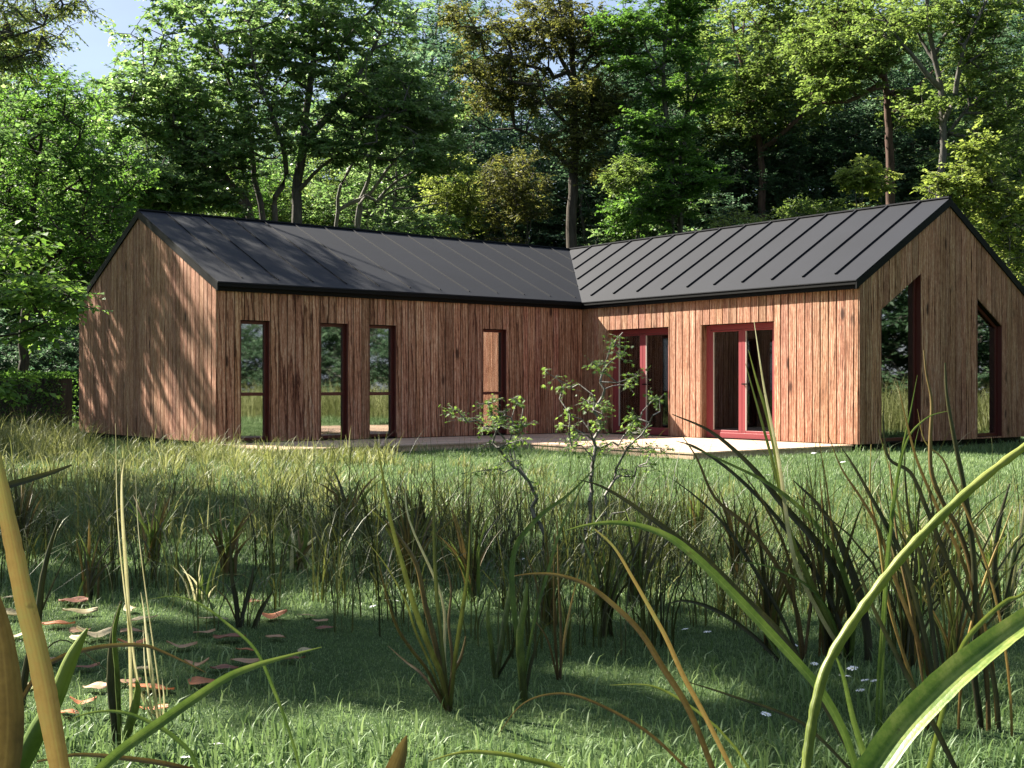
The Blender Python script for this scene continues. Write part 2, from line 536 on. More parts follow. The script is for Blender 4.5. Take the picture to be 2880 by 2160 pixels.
def quad_frame(mb, w, u0, u1, zb, t0, t1, f, n0, n1):
    s = (t1 - t0) / (u1 - u0)
    w.box(mb, u0, u0 + f, n0, n1, zb, t0, z1b=t0 + s * f)
    w.box(mb, u1 - f, u1, n0, n1, zb, t1 - s * f, z1b=t1)
    w.box(mb, u0 + f, u1 - f, n0, n1, zb, zb + f)
    ff = f * math.hypot(1, s)
    w.box(mb, u0 + f, u1 - f, n0, n1, t0 + s * f - ff, t0 + s * f, z1b=t1 - s * f, z0b=t1 - s * f - ff)


def window(w, op, mat, glass, label, rail=None, f=0.055, kind='window', lining='maroon'):
    u0, u1, zb, t0, t1 = op
    e = 0.002
    fr = MB()
    quad_frame(fr, w, u0 + e, u1 - e, zb + e, t0 - e - 0.004, t1 - e - 0.004, f, -0.145, -0.085)
    if rail: w.box(fr, u0 + f + e, u1 - f - e, -0.143, -0.087, rail - 0.03, rail + 0.03)
    frame = fr.build('window' if kind == 'window' else kind, M[mat], house, bevel=0.004)
    frame['label'] = label
    ln = MB()   # lining boards of the reveal
    ms = (t1 - t0) / (u1 - u0)
    w.box(ln, u1 - 0.014, u1 - e, -0.083, TB - 0.004, zb + e, t1 - ms * 0.014 - 0.006, z1b=t1 - 0.006)
    w.box(ln, u0 + e, u0 + 0.014, -0.083, TB - 0.004, zb + e, t0 - 0.006, z1b=t0 + ms * 0.014 - 0.006)
    ln.build('lining', M[lining], frame)
    gp = MB()
    prism(gp, w, [(u0 + f * 0.6, zb + f * 0.6), (u1 - f * 0.6, zb + f * 0.6), (u1 - f * 0.6, t1 - f * 0.75), (u0 + f * 0.6, t0 - f * 0.75)], -0.118, -0.112)
    gp.build('pane', M[glass], frame)
    return frame


wl = ['narrow floor-length window nearest the outer corner', 'narrow window, left one of the close pair', 'narrow window, right one of the close pair', 'narrow window mirroring the sunlit wall of the other wing']
for op, lb in zip(win_ops, wl):
    window(w_lf, op, 'maroon', 'glass_mirror', lb, rail=Z0 + 0.85)
for op, lb in zip(gab_ops, ['tall gable window with its slanted top rising to the right', 'shorter gable window with its slanted top falling to the right']):
    window(w_rg, op, 'maroon', 'glass_mirror', lb, f=0.06, kind='window')

window(w_rb, added_back_ops[0], 'maroon', 'glass_clear', 'wide unseen rear window added to bring daylight into the short wing', f=0.06)
for (a, b2, zb, t0, t1), lb in zip(door_ops, ['red framed glass door half in shadow by the inner corner', 'red framed glass door in full sun']):
    w = w_rf
    f = 0.10
    fr = MB()
    e = 0.002
    quad_frame(fr, w, a + e, b2 - e, zb + e, t0 - 0.004, t1 - 0.004, f, -0.205, -0.13)
    door = fr.build('glass_door', M['red'], house, bevel=0.004)
    door['label'] = lb
    mid = (a + b2) / 2
    for (p, q) in ((a + f + 0.002, mid - 0.002), (mid + 0.002, b2 - f - 0.002)):
        lf = MB()
        g = 0.085
        w.box(lf, p, p + g, -0.19, -0.137, zb + f + e, t0 - f - 0.01)
        w.box(lf, q - g, q, -0.19, -0.137, zb + f + e, t0 - f - 0.01)
        w.box(lf, p + g, q - g, -0.19, -0.137, zb + f + e, zb + f + 0.05)
        w.box(lf, p + g, q - g, -0.19, -0.137, t0 - f - 0.04, t0 - f - 0.01)
        lo = lf.build('leaf', M['red'], door, bevel=0.004)
        gp = MB()
        w.box(gp, p + g * 0.8, q - g * 0.8, -0.166, -0.160, zb + f + 0.03, t0 - f - 0.03)
        gp.build('pane', M['glass_clear'], door)
        # pale glazing bead seen along the left stile
        bd = MB()
        w.box(bd, p + g + 0.001, p + g + 0.016, -0.158, -0.138, zb + f + 0.055, t0 - f - 0.045)
        bd.build('glazing_bead', M['spacer'], door)
    hm = MB()
    w.box(hm, mid + 0.03, mid + 0.055, -0.136, -0.09, zb + 1.02, zb + 1.045)
    w.box(hm, mid + 0.03, mid + 0.15, -0.105, -0.087, zb + 1.02, zb + 1.045)
    hm.build('handle', M['black'], door)
    ln = MB()
    w.box(ln, b2 - 0.02, b2 - 0.002, -0.129, TB - 0.004, zb + 0.002, t0 - 0.006)
    w.box(ln, a + 0.002, a + 0.02, -0.129, TB - 0.004, zb + 0.002, t0 - 0.006)
    ln.build('lining', M['wood'], door)

# furniture seen dimly through the doors ---------------------------
def house_pt(a, bb, z):
    q = IC + AV * a + BV * bb
    return (q[0], q[1], z)


tv = empty('television', house_pt(2.86, 3.22, Z0 + 0.88), TA)
tag(tv, 'flat black television hanging on the pale wall behind the sunlit glass door', 'television')
t_ = MB(); t_.box(-0.03, 0.0, -0.5, 0.5, 0.0, 0.74); t_.build('housing', M['black'], tv, bevel=0.006)
t_ = MB(); t_.box(-0.034, -0.031, -0.48, 0.48, 0.02, 0.72); t_.build('screen', plain_mat('screen', (0.006, 0.006, 0.007), 0.15, 0.5, 3, 0.1, 0.0), tv)
sofa = empty('sofa', house_pt(1.9, 3.1, Z0 + 0.02), TA)
tag(sofa, 'dark low sofa standing on the floor just inside the sunlit glass door', 'sofa')
cloth = plain_mat('dark_cloth', (0.035, 0.03, 0.03), 0.9, 0.1, 60, 0.25, 0.2)
for nm, bx in (('seat', (-0.4, 0.35, -0.9, 0.9, 0.14, 0.42)), ('backrest', (0.36, 0.6, -0.9, 0.9, 0.14, 0.8)), ('armrest', (-0.4, 0.35, -1.08, -0.905, 0.14, 0.6)), ('armrest', (-0.4, 0.35, 0.905, 1.08, 0.14, 0.6))):
    t_ = MB(); t_.box(*bx); t_.build(nm, cloth, sofa, bevel=0.04)
for sx in (-0.33, 0.5):
    for sy in (-0.98, 0.98):
        t_ = MB(); t_.box(sx - 0.025, sx + 0.025, sy - 0.025, sy + 0.025, 0, 0.138); t_.build('leg', M['black'], sofa)
chair = empty('dining_chair', house_pt(0.75, 3.95, Z0 + 0.02), TA + 0.5)
tag(chair, 'dark chair with an open back behind the left pane of the sunlit glass door', 'chair')
t_ = MB(); t_.box(-0.22, 0.22, -0.22, 0.22, 0.43, 0.47); t_.build('seat', cloth, chair, bevel=0.01)
t_ = MB(); t_.box(-0.2, 0.2, 0.19, 0.215, 0.62, 0.86); t_.build('backrest', cloth, chair, bevel=0.01)
for sx in (-0.19, 0.19):
    for sy in (-0.19, 0.2):
        t_ = MB(); t_.box(sx - 0.016, sx + 0.016, sy - 0.016, sy + 0.016, 0, 0.428 if sy < 0 else 0.86); t_.build('leg', M['black'], chair)

# deck --------------------------------------------------------------
deck = empty('wooden_deck', (IC[0], IC[1], 0.0), TA)
tag(deck, 'pale low timber terrace running along the front of both wings', 'deck')
dk = MB(); sk = MB()
zt = Z0 - 0.012
rr = random.Random(5)
DW = 3.96
x = -DW
while x < -0.03:
    x2 = min(x + 0.142, -0.026)
    dk.box(x, x2 - 0.006, -7.04, -0.026, zt - 0.026, zt + rr.uniform(-0.001, 0.001), rr.random())
    x = x2
y = -2.45
while y < -0.03:
    y2 = min(y + 0.142, -0.026)
    dk.box(-8.5, -DW - 0.006, y, y2 - 0.006, zt - 0.026, zt + rr.uniform(-0.001, 0.001), rr.random())
    y = y2
dk.build('boards', M['deck'], deck)
sk.box(-DW + 0.012, -DW + 0.04, -7.02, -2.47, -0.05, zt - 0.028, 0.3)
sk.box(-DW + 0.041, -0.05, -7.02, -6.99, -0.05, zt - 0.028, 0.55)
sk.box(-8.48, -DW + 0.011, -2.43, -2.40, -0.05, zt - 0.028, 0.7)
sk.box(-8.48, -8.45, -2.39, -0.04, -0.05, zt - 0.028, 0.4)
sk.build('skirting', M['deck'], deck)
# ------------------------------------------------------------------ vegetation tools
def frames(D):
    """two vectors across each direction"""
    ref = np.where(np.abs(D[:, 2:3]) > 0.9, np.array([[1.0, 0, 0]]), np.array([[0, 0, 1.0]]))
    U = norm(np.cross(D, ref)); Vv = np.cross(D, U)
    return U, Vv


def tubes(P0, P1, R0, R1, U0, V0, U1, V1, sides):
    n = len(P0)
    ang = np.arange(sides) * 2 * PI / sides
    c, s = np.cos(ang)[None, :, None], np.sin(ang)[None, :, None]
    A = P0[:, None] + R0[:, None, None] * (U0[:, None] * c + V0[:, None] * s)
    B = P1[:, None] + R1[:, None, None] * (U1[:, None] * c + V1[:, None] * s)
    Vt = np.concatenate([A, B], 1).reshape(-1, 3)
    i = np.arange(sides); j = (i + 1) % sides
    q = np.stack([i, j, j + sides, i + sides], 1)
    Q = (q[None] + (np.arange(n) * 2 * sides)[:, None, None]).reshape(-1, 4)
    return Vt, Q


def leaf_quads(P, D, N, L, Wd, fold=0.15):
    """one kite per leaf"""
    D = norm(D); S = norm(np.cross(D, N)); N2 = np.cross(S, D)
    L = L[:, None]; Wd = Wd[:, None]
    tip = P + D * L - N2 * L * 0.12
    m = P + D * L * 0.42
    a = m + S * Wd * 0.5 + N2 * Wd * fold
    b = m - S * Wd * 0.5 + N2 * Wd * fold
    V = np.stack([P, a, tip, b], 1).reshape(-1, 3)
    Q = np.arange(len(P) * 4).reshape(-1, 4)
    return V, Q


def tree_mesh_data(limbs, blobs, r_tip=0.012, expo=0.46, rng=None, flat=0.25, spray=0.7, twigs=7, per=9, leaf=(0.12, 0.07), up_bias=0.25,
                   jit=0.5, pathw=0.25, droop=0.0, step=0.45, lvar=0.5):
    """limbs: list of (points, r0, r1); blobs: list of (centre, radii, n) -> branch mesh arrays, leaf mesh arrays"""
    rng = rng or RNG
    pos, par, rad, plen = [], [], [], []
    for li, (pts, r0, r1) in enumerate(limbs):
        cp = catmull(pts, 5)
        # resample
        seg = np.linalg.norm(np.diff(cp, axis=0), axis=1); s = np.concatenate([[0], np.cumsum(seg)])
        k = max(2, int(s[-1] / step) + 1)
        ss = np.linspace(0, s[-1], k)
        rp = np.stack([np.interp(ss, s, cp[:, c]) for c in range(3)], 1)
        rp[1:-1] += rng.normal(0, 0.018, (k - 2, 3)) if k > 2 else 0
        if li == 0 or not pos:
            base = -1
        else:
            d = np.linalg.norm(np.array(pos) - rp[0], axis=1)
            base = int(np.argmin(d))
            if d[base] > 1.5: base = -1
        prev = base
        for i in range(k):
            if i == 0 and base >= 0:
                # bridge
                if np.linalg.norm(rp[0] - np.array(pos[base])) < 0.12: continue
            pos.append(rp[i]); par.append(prev)
            rad.append(r0 + (r1 - r0) * i / (k - 1))
            plen.append(0 if prev < 0 else plen[prev] + np.linalg.norm(rp[i] - np.array(pos[prev])))
            prev = len(pos) - 1
    pos = [np.array(p) for p in pos]
    n_limb = len(pos)
    # cluster centres
    C = []
    for (c, r, n) in blobs:
        d = norm(rng.normal(0, 1, (n, 3)))
        u = rng.random(n) ** (1 / 2.1)
        C.append(np.array(c) + d * u[:, None] * np.array(r))
    C = np.vstack(C)
    C = C[C[:, 2] > 0.25]
    PA = np.array(pos); PL = np.array(plen)
    d0 = np.min(np.linalg.norm(C[:, None] - PA[None], axis=2), axis=1)
    order = np.argsort(d0)
    cap = len(pos) + len(C) * 14
    XP = np.zeros((cap, 3)); XP[:len(pos)] = PA
    XL = np.zeros(cap); XL[:len(pos)] = PL
    cnt = len(pos)
    par = par + [0] * (cap - cnt); rad = rad + [0.0] * (cap - cnt)
    tipn = []
    outd = np.zeros((len(C), 3))
    for ci in order:
        p = C[ci]
        dv = p - XP[:cnt]
        dist = np.sqrt((dv ** 2).sum(1))
        cost = dist * (1.0 + 0.6 * np.clip(-dv[:, 2] / np.maximum(dist, 1e-3), 0, 1)) + pathw * XL[:cnt] * 0.35
        b = int(np.argmin(cost))
        k = min(12, max(1, int(dist[b] / step)))
        a = XP[b]
        bend = np.array([0, 0, up_bias * dist[b] * 0.35]) + rng.normal(0, 0.09 * dist[b], 3)
        prev = b
        for t in range(1, k + 1):
            f = t / k
            q = a + (p - a) * f + bend * math.sin(PI * f) * 0.7
            XP[cnt] = q; par[cnt] = prev; XL[cnt] = XL[prev] + dist[b] / k
            prev = cnt; cnt += 1
        tipn.append(prev)
        h = p - XP[par[prev]]
        outd[ci] = h
    XP = XP[:cnt]; par = np.array(par[:cnt]); rad = np.array(rad[:cnt])
    w = np.zeros(cnt)
    for t in tipn: w[t] += 1
    for i in range(cnt - 1, -1, -1):
        if par[i] >= 0 and par[i] < i: w[par[i]] += w[i]
    R = r_tip * np.maximum(w, 0.6) ** expo
    R[:n_limb] = np.maximum(np.minimum(R[:n_limb], rad[:n_limb] * 1.15), rad[:n_limb])
    ch = np.where(par >= 0)[0]
    D = np.zeros((cnt, 3)); D[:, 2] = 1
    D[ch] = norm(XP[ch] - XP[par[ch]])
    roots = np.where(par < 0)[0]
    U, Vv = frames(D)
    BV_, BQ_ = [], []
    off = 0
    for lo, hi, sd in ((0.0, 0.02, 3), (0.02, 0.06, 5), (0.06, 9.0, 9)):
        s = ch[(R[ch] >= lo) & (R[ch] < hi)]
        if len(s) == 0: continue
        p = par[s]
        same = (D[p] * D[s]).sum(1) > 0.75
        U0 = np.where(same[:, None], U[p], U[s]); V0 = np.where(same[:, None], Vv[p], Vv[s])
        r0 = np.where(w[s] > 0.45 * w[p], R[p], np.minimum(R[p], R[s] * 1.25))
        lim = (s < n_limb) & (p < n_limb)
        r0 = np.where(lim & (rad[s] > rad[p] * 0.8), R[p], np.minimum(r0, R[s] * 1.35))
        a, q = tubes(XP[p], XP[s], r0, R[s], U0, V0, U[s], Vv[s], sd)
        BV_.append(a); BQ_.append(q + off); off += len(a)
    # leaf sprays
    n = len(C)
    o_ = outd.copy(); o_[:, 2] *= 0.35; o_ = norm(o_ + rng.normal(0, 0.15, o_.shape))
    sd_ = norm(np.cross(o_, np.array([0, 0, 1.0])))
    th = rng.uniform(-2.3, 2.3, (n, twigs))
    td = o_[:, None] * np.cos(th)[..., None] + sd_[:, None] * np.sin(th)[..., None]
    td[..., 2] += rng.normal(0, flat, (n, twigs)) - droop
    td = norm(td)
    tl = spray * rng.uniform(0.55, 1.15, (n, twigs))
    st = C[:, None] + rng.normal(0, 0.12 * spray, (n, twigs, 3)) * np.array([1, 1, max(0.25, flat)])
    # twig tubes (3 sided)
    P0 = st.reshape(-1, 3); P1 = (st + td * tl[..., None]).reshape(-1, 3)
    TDf = td.reshape(-1, 3)
    tu, tv_ = frames(TDf)
    a, q = tubes(P0, P1, np.full(len(P0), r_tip * 0.55), np.full(len(P0), r_tip * 0.25), tu, tv_, tu, tv_, 3)
    BV_.append(a); BQ_.append(q + off)
    BV_ = np.vstack(BV_); BQ_ = np.vstack(BQ_)
    f = (np.arange(per) + 0.6) / per
    f = f[None, None, :] + rng.uniform(-0.05, 0.05, (n, twigs, per))
    LP = st[:, :, None] + td[:, :, None] * (tl[..., None, None] * f[..., None])
    side = np.where(np.arange(per) % 2 == 0, 1.0, -1.0)[None, None, :, None]
    sv = norm(np.cross(td, np.array([0, 0, 1.0])))[:, :, None] * side
    LD = td[:, :, None] * 0.65 + sv * 0.8 + rng.normal(0, 0.25, LP.shape)
    LD[..., 2] -= 0.12 + droop
    NN = np.array([0, 0, 1.0]) + rng.normal(0, jit, LP.shape)
    LP = LP.reshape(-1, 3); LD = LD.reshape(-1, 3); NN = NN.reshape(-1, 3)
    sz = rng.uniform(0.65, 1.25, len(LP))
    keep = rng.random(len(LP)) > 0.06
    Lv, Lq = leaf_quads(LP[keep], LD[keep], NN[keep], leaf[0] * sz[keep], leaf[1] * sz[keep])
    cv = np.repeat(rng.random(n), twigs * per)[keep]
    var = np.clip(0.5 + (cv - 0.5) * (1 - lvar) + rng.normal(0, 0.28, keep.sum()) * lvar * 1.6, 0, 1)
    return (BV_, BQ_), (Lv, Lq, np.repeat(var, 4))


def tree(name, label, cat, base, limbs, blobs, bark, leafm, group=None, **kw):
    """an Empty at the foot with a trunk (all wood) and a crown (all leaves)"""
    base = np.array([base[0], base[1], 0.0])
    root = empty(name, base)
    tag(root, label, cat, group)
    (bv, bq), (lv, lq, var) = tree_mesh_data(limbs, blobs, **kw)
    link_mesh('trunk', arr_mesh(name + '_trunk', bv - base, bq, smooth=True), M[bark], root)
    link_mesh('crown', arr_mesh(name + '_crown', lv - base, lq, var), M[leafm], root)
    return root


def copy_tree(src, loc, rz, sc, label=None, group=None, crown_mat=None):
    r = src.copy(); COL.objects.link(r)
    r.location = loc; r.rotation_euler = (0, 0, rz); r.scale = (sc[0], sc[1], sc[2]) if isinstance(sc, tuple) else (sc, sc, sc)
    if label: r['label'] = label
    if group: r['group'] = group
    for c in src.children:
        d = c.copy(); COL.objects.link(d); d.parent = r
        if crown_mat and c.name.startswith('crown'):
            d.material_slots[0].link = 'OBJECT'; d.material_slots[0].material = M[crown_mat]
    return r


def blob(u, v, ru, rv, y, rd, n):
    return (at(u, v, y), (ru * y / F, rd, rv * y / F), n)


def px(pts, y, dy=None):
    out = []
    for i, p in enumerate(pts):
        yy = y + (dy[i] if dy is not None else 0)
        out.append(at(p[0], p[1], yy))
    return np.array(out)


def ground_limb(u_base, pts, y, r0, r1, dy=None):
    """limb whose foot is on the ground at distance y under pixel column u_base"""
    P = px(pts, y, dy)
    b = np.array([(u_base - 1440) / F * y, y, -0.05])
    return (np.vstack([b, P]), r0, r1)
# ------------------------------------------------------------------ trees of the photograph
rg = lambda s: np.random.default_rng(s)
Y = 41.0
# many-stemmed tree behind the long wing
L = [ground_limb(775, [(742, 640), (717, 516), (708, 421), (690, 330), (640, 220), (600, 90)], Y, .15, .035, [0, .2, .3, .5, .8, 1]),
     ground_limb(765, [(704, 612), (640, 510), (560, 420), (470, 330), (400, 250)], Y, .24, .04, [0, -.3, -.8, -1.4, -2]),
     ground_limb(790, [(771, 618), (777, 548), (803, 508), (800, 430), (770, 330), (720, 200), (700, 60)], Y, .16, .03, [0, -.2, -.4, -.5, -.9, -1.2, -1.5]),
     ground_limb(832, [(834, 624), (834, 545), (842, 470), (853, 406), (863, 311), (880, 180), (890, 40), (900, -120)], Y, .24, .05, [0, 0, .2, .3, .5, .6, .5, .5]),
     (px([(853, 406), (916, 333), (948, 295), (985, 240), (1040, 160), (1080, 60)], Y, [.3, .1, 0, -.4, -.8, -1]), .15, .03),
     (px([(948, 295), (1000, 318), (1060, 330), (1140, 310)], Y, [0, -.4, -.9, -1.4]), .09, .02),
     (px([(708, 421), (760, 450), (800, 420)], Y, [.3, .8, 1.4]), .05, .02),
     (px([(640, 510), (560, 520), (470, 500), (390, 510)], Y, [-.3, -1, -1.8, -2.6]), .08, .02),
     (px([(834, 545), (900, 470), (980, 420), (1060, 400)], Y, [0, -.8, -1.5, -2.2]), .07, .02)]
B = [blob(640, 130, 330, 150, Y, 3.4, 200), blob(430, 300, 210, 120, Y - 1.5, 2.6, 150), blob(940, 80, 260, 190, Y, 3.2, 200), blob(1080, 280, 170, 120, Y - 1, 2.4, 110),
     blob(720, 330, 200, 100, Y - .8, 2.0, 65), blob(380, 520, 190, 70, Y - 2.3, 2.0, 140), blob(590, 560, 130, 45, Y - 1.6, 1.3, 40), blob(960, 420, 170, 45, Y - 1.4, 1.3, 42),
     blob(560, 420, 150, 70, Y - 2, 1.6, 50), blob(700, -120, 420, 150, Y, 3.2, 60), blob(700, 470, 90, 30, Y - 1.2, 0.8, 10), blob(1190, 440, 80, 60, Y - 1.5, 1, 22)]
tree('spreading_tree', 'large many-stemmed tree with layered leaf sprays behind the left half of the long roof', 'tree',
     (at(790, 900, Y)[0], Y), L, B, 'bark_grey', 'beech', rng=rg(1), flat=.13, spray=.62, leaf=(.17, .115), jit=.42, droop=.05, twigs=7, per=9)

Y = 43.0
L = [ground_limb(930, [(948, 608), (973, 500), (1011, 421), (1037, 352), (1060, 250)], Y, .11, .03),
     (px([(955, 590), (1043, 542), (1081, 485), (1120, 440), (1165, 400), (1200, 340)], Y, [0, -.4, -.6, -.8, -1, -1.3]), .07, .025),
     ground_limb(1000, [(1011, 602), (1037, 516), (1043, 437), (1049, 396), (1070, 290)], Y, .13, .03, [.4, .5, .6, .8, 1]),
     ground_limb(985, [(1005, 606), (1059, 564), (1090, 528), (1126, 500), (1170, 478), (1230, 430)], Y, .11, .025, [-.5, -.7, -.9, -1.1, -1.3, -1.6]),
     (px([(1059, 564), (1110, 535), (1160, 525), (1220, 530)], Y, [-.7, -1, -1.3, -1.7]), .05, .018),
     ground_limb(1040, [(1081, 598), (1130, 570), (1180, 555), (1240, 545)], Y, .08, .02, [-.6, -.9, -1.2, -1.5]),
     (px([(1105, 585), (1150, 583), (1200, 577), (1260, 570)], Y, [-.8, -1, -1.2, -1.5]), .04, .015)]
B = [blob(1060, 250, 130, 90, Y + .8, 1.8, 60), blob(1200, 330, 110, 90, Y - 1, 1.6, 55), blob(1240, 440, 80, 70, Y - 1.5, 1.3, 35), blob(1180, 620, 120, 22, Y - 1.5, .9, 26),
     blob(960, 330, 90, 70, Y + 1, 1.3, 26)]
tree('leaning_tree', 'pale-barked tree with bare stems leaning right above the middle of the long roof', 'tree',
     (at(985, 900, Y)[0], Y), L, B, 'bark_pale', 'beech', rng=rg(2), flat=.2, spray=.55, leaf=(.15, .095))

Y = 33.5
L = [ground_limb(62, [(64, 1000), (72, 850), (90, 650), (110, 450), (120, 300)], Y, .14, .03),
     (px([(72, 850), (150, 720), (240, 640)], Y, [0, -.5, -1]), .05, .02), (px([(90, 650), (10, 560), (-60, 500)], Y, [0, .5, 1]), .06, .02),
     (px([(90, 650), (180, 540), (270, 470)], Y, [0, .4, .9]), .05, .02)]
B = [blob(120, 320, 190, 110, Y, 2.2, 110), blob(60, 520, 190, 130, Y, 2.6, 115), blob(230, 640, 170, 100, Y - .5, 2.2, 85), blob(290, 480, 130, 110, Y + .8, 1.8, 55), blob(60, 720, 190, 90, Y, 2.2, 80),
     blob(170, 850, 90, 70, Y + 1, 1.5, 30)]
tree('bushy_tree', 'dense bright green tree standing behind the dark hedge at the left edge', 'tree', (at(62, 900, Y)[0], Y), L, B, 'bark_dark', 'green',
     rng=rg(3), flat=.4, spray=.5, leaf=(.105, .06), jit=.7, twigs=8, per=10)

Y = 42.0
L = [ground_limb(1606, [(1607, 690), (1611, 520), (1616, 410), (1613, 253), (1610, 130), (1605, 0), (1600, -160)], Y, .23, .06),
     (px([(1616, 420), (1650, 398), (1693, 375), (1740, 362), (1790, 352)], Y, [0, -.4, -.9, -1.2, -1.6]), .10, .025),
     (px([(1612, 480), (1570, 435), (1500, 385), (1440, 360), (1380, 365)], Y, [0, .3, .8, 1.2, 1.6]), .09, .02),
     (px([(1613, 370), (1580, 330), (1545, 300), (1510, 200)], Y, [0, -.5, -.9, -1.4]), .07, .02),
     (px([(1613, 236), (1571, 150), (1541, 84), (1520, 0)], Y, [0, .3, .6, .8]), .08, .02),
     (px([(1613, 228), (1642, 180), (1676, 145), (1720, 110)], Y, [0, -.3, -.7, -1.2]), .07, .02),
     (px([(1611, 170), (1590, 90), (1570, 0)], Y, [0, -.5, -.9]), .06, .02)]
B = [blob(1420, 180, 150, 130, Y + .3, 2.0, 130), blob(1560, 60, 150, 110, Y, 1.8, 95), blob(1660, 275, 110, 75, Y - 1.2, 1.2, 100), blob(1650, 110, 110, 90, Y - 1, 1.5, 60), blob(1640, 400, 60, 60, Y - .8, .8, 26), blob(1330, 70, 90, 90, Y, 1.3, 30),
     blob(1500, 270, 100, 55, Y + .2, 1.2, 30), blob(1600, -120, 200, 100, Y, 1.8, 40), blob(1560, 400, 90, 40, Y, 1, 16), blob(1650, 470, 50, 40, Y - .3, .7, 10), blob(1370, 280, 90, 60, Y + .8, 1.2, 25)]
tree('dark_tree', 'tall dark-trunked tree with brownish olive leaves directly behind the roof valley', 'tree', (at(1606, 900, Y)[0], Y), L, B, 'bark_dark', 'brown',
     rng=rg(4), flat=.45, spray=.5, leaf=(.14, .06), jit=.8, droop=.12)

Y = 40.5
L = [ground_limb(1893, [(1891, 650), (1887, 422), (1870, 295), (1866, 211), (1874, 84), (1874, 0), (1876, -150)], Y, .13, .04),
     ground_limb(1908, [(1912, 650), (1915, 464), (1925, 359), (1938, 274), (1934, 169), (1950, 40)], Y, .12, .03, [.3, .3, .3, .4, .6, .8]),
     (px([(1868, 215), (1820, 140), (1790, 60)], Y, [0, -.4, -.7]), .05, .015), (px([(1870, 290), (1830, 230), (1760, 180)], Y, [0, .3, .6]), .05, .015),
     (px([(1930, 330), (1975, 220), (2000, 150)], Y, [.4, 0, -.3]), .05, .015), (px([(1890, 470), (1850, 350), (1830, 280)], Y, [0, -.4, -.8]), .04, .015)]
rr_ = random.Random(9)
B = []
for i in range(26):      # flat tiers
    v = -60 + i * 25
    sp = 150 if v < 330 else 95
    B.append(blob(1860 + rr_.uniform(-sp, sp), v, rr_.uniform(70, 120), 13, Y + rr_.uniform(-1.4, 1.2), 1.3, 15))
B += [blob(1830, 60, 170, 120, Y, 1.8, 45), blob(1850, 580, 110, 55, Y - .6, 1.2, 30)]
tree('tiered_tree', 'slim twin-stemmed tree with vivid green leaves in flat tiers behind the short wing roof', 'tree', (at(1900, 900, Y)[0], Y), L, B, 'bark_grey', 'green',
     rng=rg(5), flat=.1, spray=.6, leaf=(.13, .08), jit=.35, twigs=8, per=10)

Y = 50.0
L = [ground_limb(2146, [(2143, 545), (2140, 420), (2120, 330), (2090, 200), (2060, 60)], Y, .24, .05), (px([(2140, 425), (2190, 385), (2250, 330), (2300, 230)], Y, [0, -.4, -.8, -1]), .12, .03),
     (px([(2130, 360), (2050, 290), (1990, 230)], Y, [0, .4, .8]), .09, .03)]
B = [blob(2170, 60, 220, 150, Y, 3.2, 120), blob(2230, 250, 170, 110, Y - .8, 2.6, 85), blob(2050, 240, 140, 120, Y, 2.6, 75), blob(2120, 370, 150, 45, Y, 2, 36), blob(2330, 90, 130, 130, Y + 1, 2.5, 45)]
tree('round_tree', 'broad olive-green tree with a short reddish trunk set back behind the short wing roof', 'tree', (at(2146, 900, Y)[0], Y), L, B, 'bark_red', 'olive',
     rng=rg(6), flat=.3, spray=.75, leaf=(.18, .11))

Y = 44.0
L = [ground_limb(2514, [(2506, 565), (2502, 422), (2498, 316), (2490, 232), (2485, 150), (2470, 40)], Y, .26, .06),
     (px([(2490, 240), (2443, 253), (2400, 280), (2340, 289), (2290, 293)], Y, [0, -.4, -.7, -1, -1.3]), .12, .03),
     (px([(2500, 265), (2540, 257), (2578, 249), (2600, 225), (2625, 200)], Y, [0, .2, .3, .3, .3]), .11, .04),
     (px([(2490, 225), (2440, 180), (2400, 120), (2380, 40)], Y, [0, -.3, -.6, -.9]), .08, .02)]
B = [blob(2390, 190, 120, 80, Y - .8, 1.7, 70), blob(2430, 60, 170, 110, Y, 2, 85), blob(2330, 255, 80, 40, Y - 1.2, 1, 28), blob(2500, 130, 90, 80, Y - .6, 1.4, 40), blob(2580, 300, 90, 55, Y, 1.3, 36), blob(2300, 130, 90, 90, Y - .6, 1.4, 36)]
tree('red_trunk_tree', 'tree with a straight reddish trunk and yellow-green layered crown behind the short wing roof', 'tree', (at(2514, 900, Y)[0], Y), L, B, 'bark_red', 'olive',
     rng=rg(7), flat=.18, spray=.6, leaf=(.15, .095), jit=.45)

Y = 40.0
L = [ground_limb(2642, [(2645, 553), (2650, 422), (2652, 337), (2645, 232), (2624, 148), (2612, 63), (2605, -60)], Y, .17, .06),
     (px([(2652, 345), (2680, 280), (2692, 232), (2713, 127), (2751, 51), (2790, -40)], Y, [0, -.2, -.4, -.7, -1, -1.3]), .10, .03),
     (px([(2648, 258), (2620, 220), (2582, 177), (2545, 130), (2519, 97), (2470, 30)], Y, [0, -.3, -.5, -.8, -1, -1.3]), .10, .025),
     (px([(2630, 170), (2600, 130), (2575, 70), (2560, 10)], Y, [0, .3, .5, .8]), .07, .02),
     (px([(2626, 155), (2660, 100), (2690, 55), (2720, 0)], Y, [0, .4, .7, 1]), .08, .025),
     (px([(2652, 400), (2700, 330), (2760, 280), (2830, 250)], Y, [0, .4, .9, 1.5]), .06, .02),
     (px([(2700, 200), (2740, 160), (2800, 140)], Y, [-.4, -.2, 0]), .05, .02)]
B = [blob(2760, 190, 130, 120, Y + .2, 1.8, 62), blob(2650, 30, 160, 80, Y, 1.7, 50), blob(2830, 330, 110, 120, Y + .6, 1.7, 60), blob(2530, 60, 110, 70, Y - .8, 1.4, 32), blob(2790, 20, 120, 90, Y, 1.5, 40), blob(2610, 300, 70, 40, Y - .4, 1, 14), blob(2740, 420, 80, 60, Y + .8, 1.2, 24)]
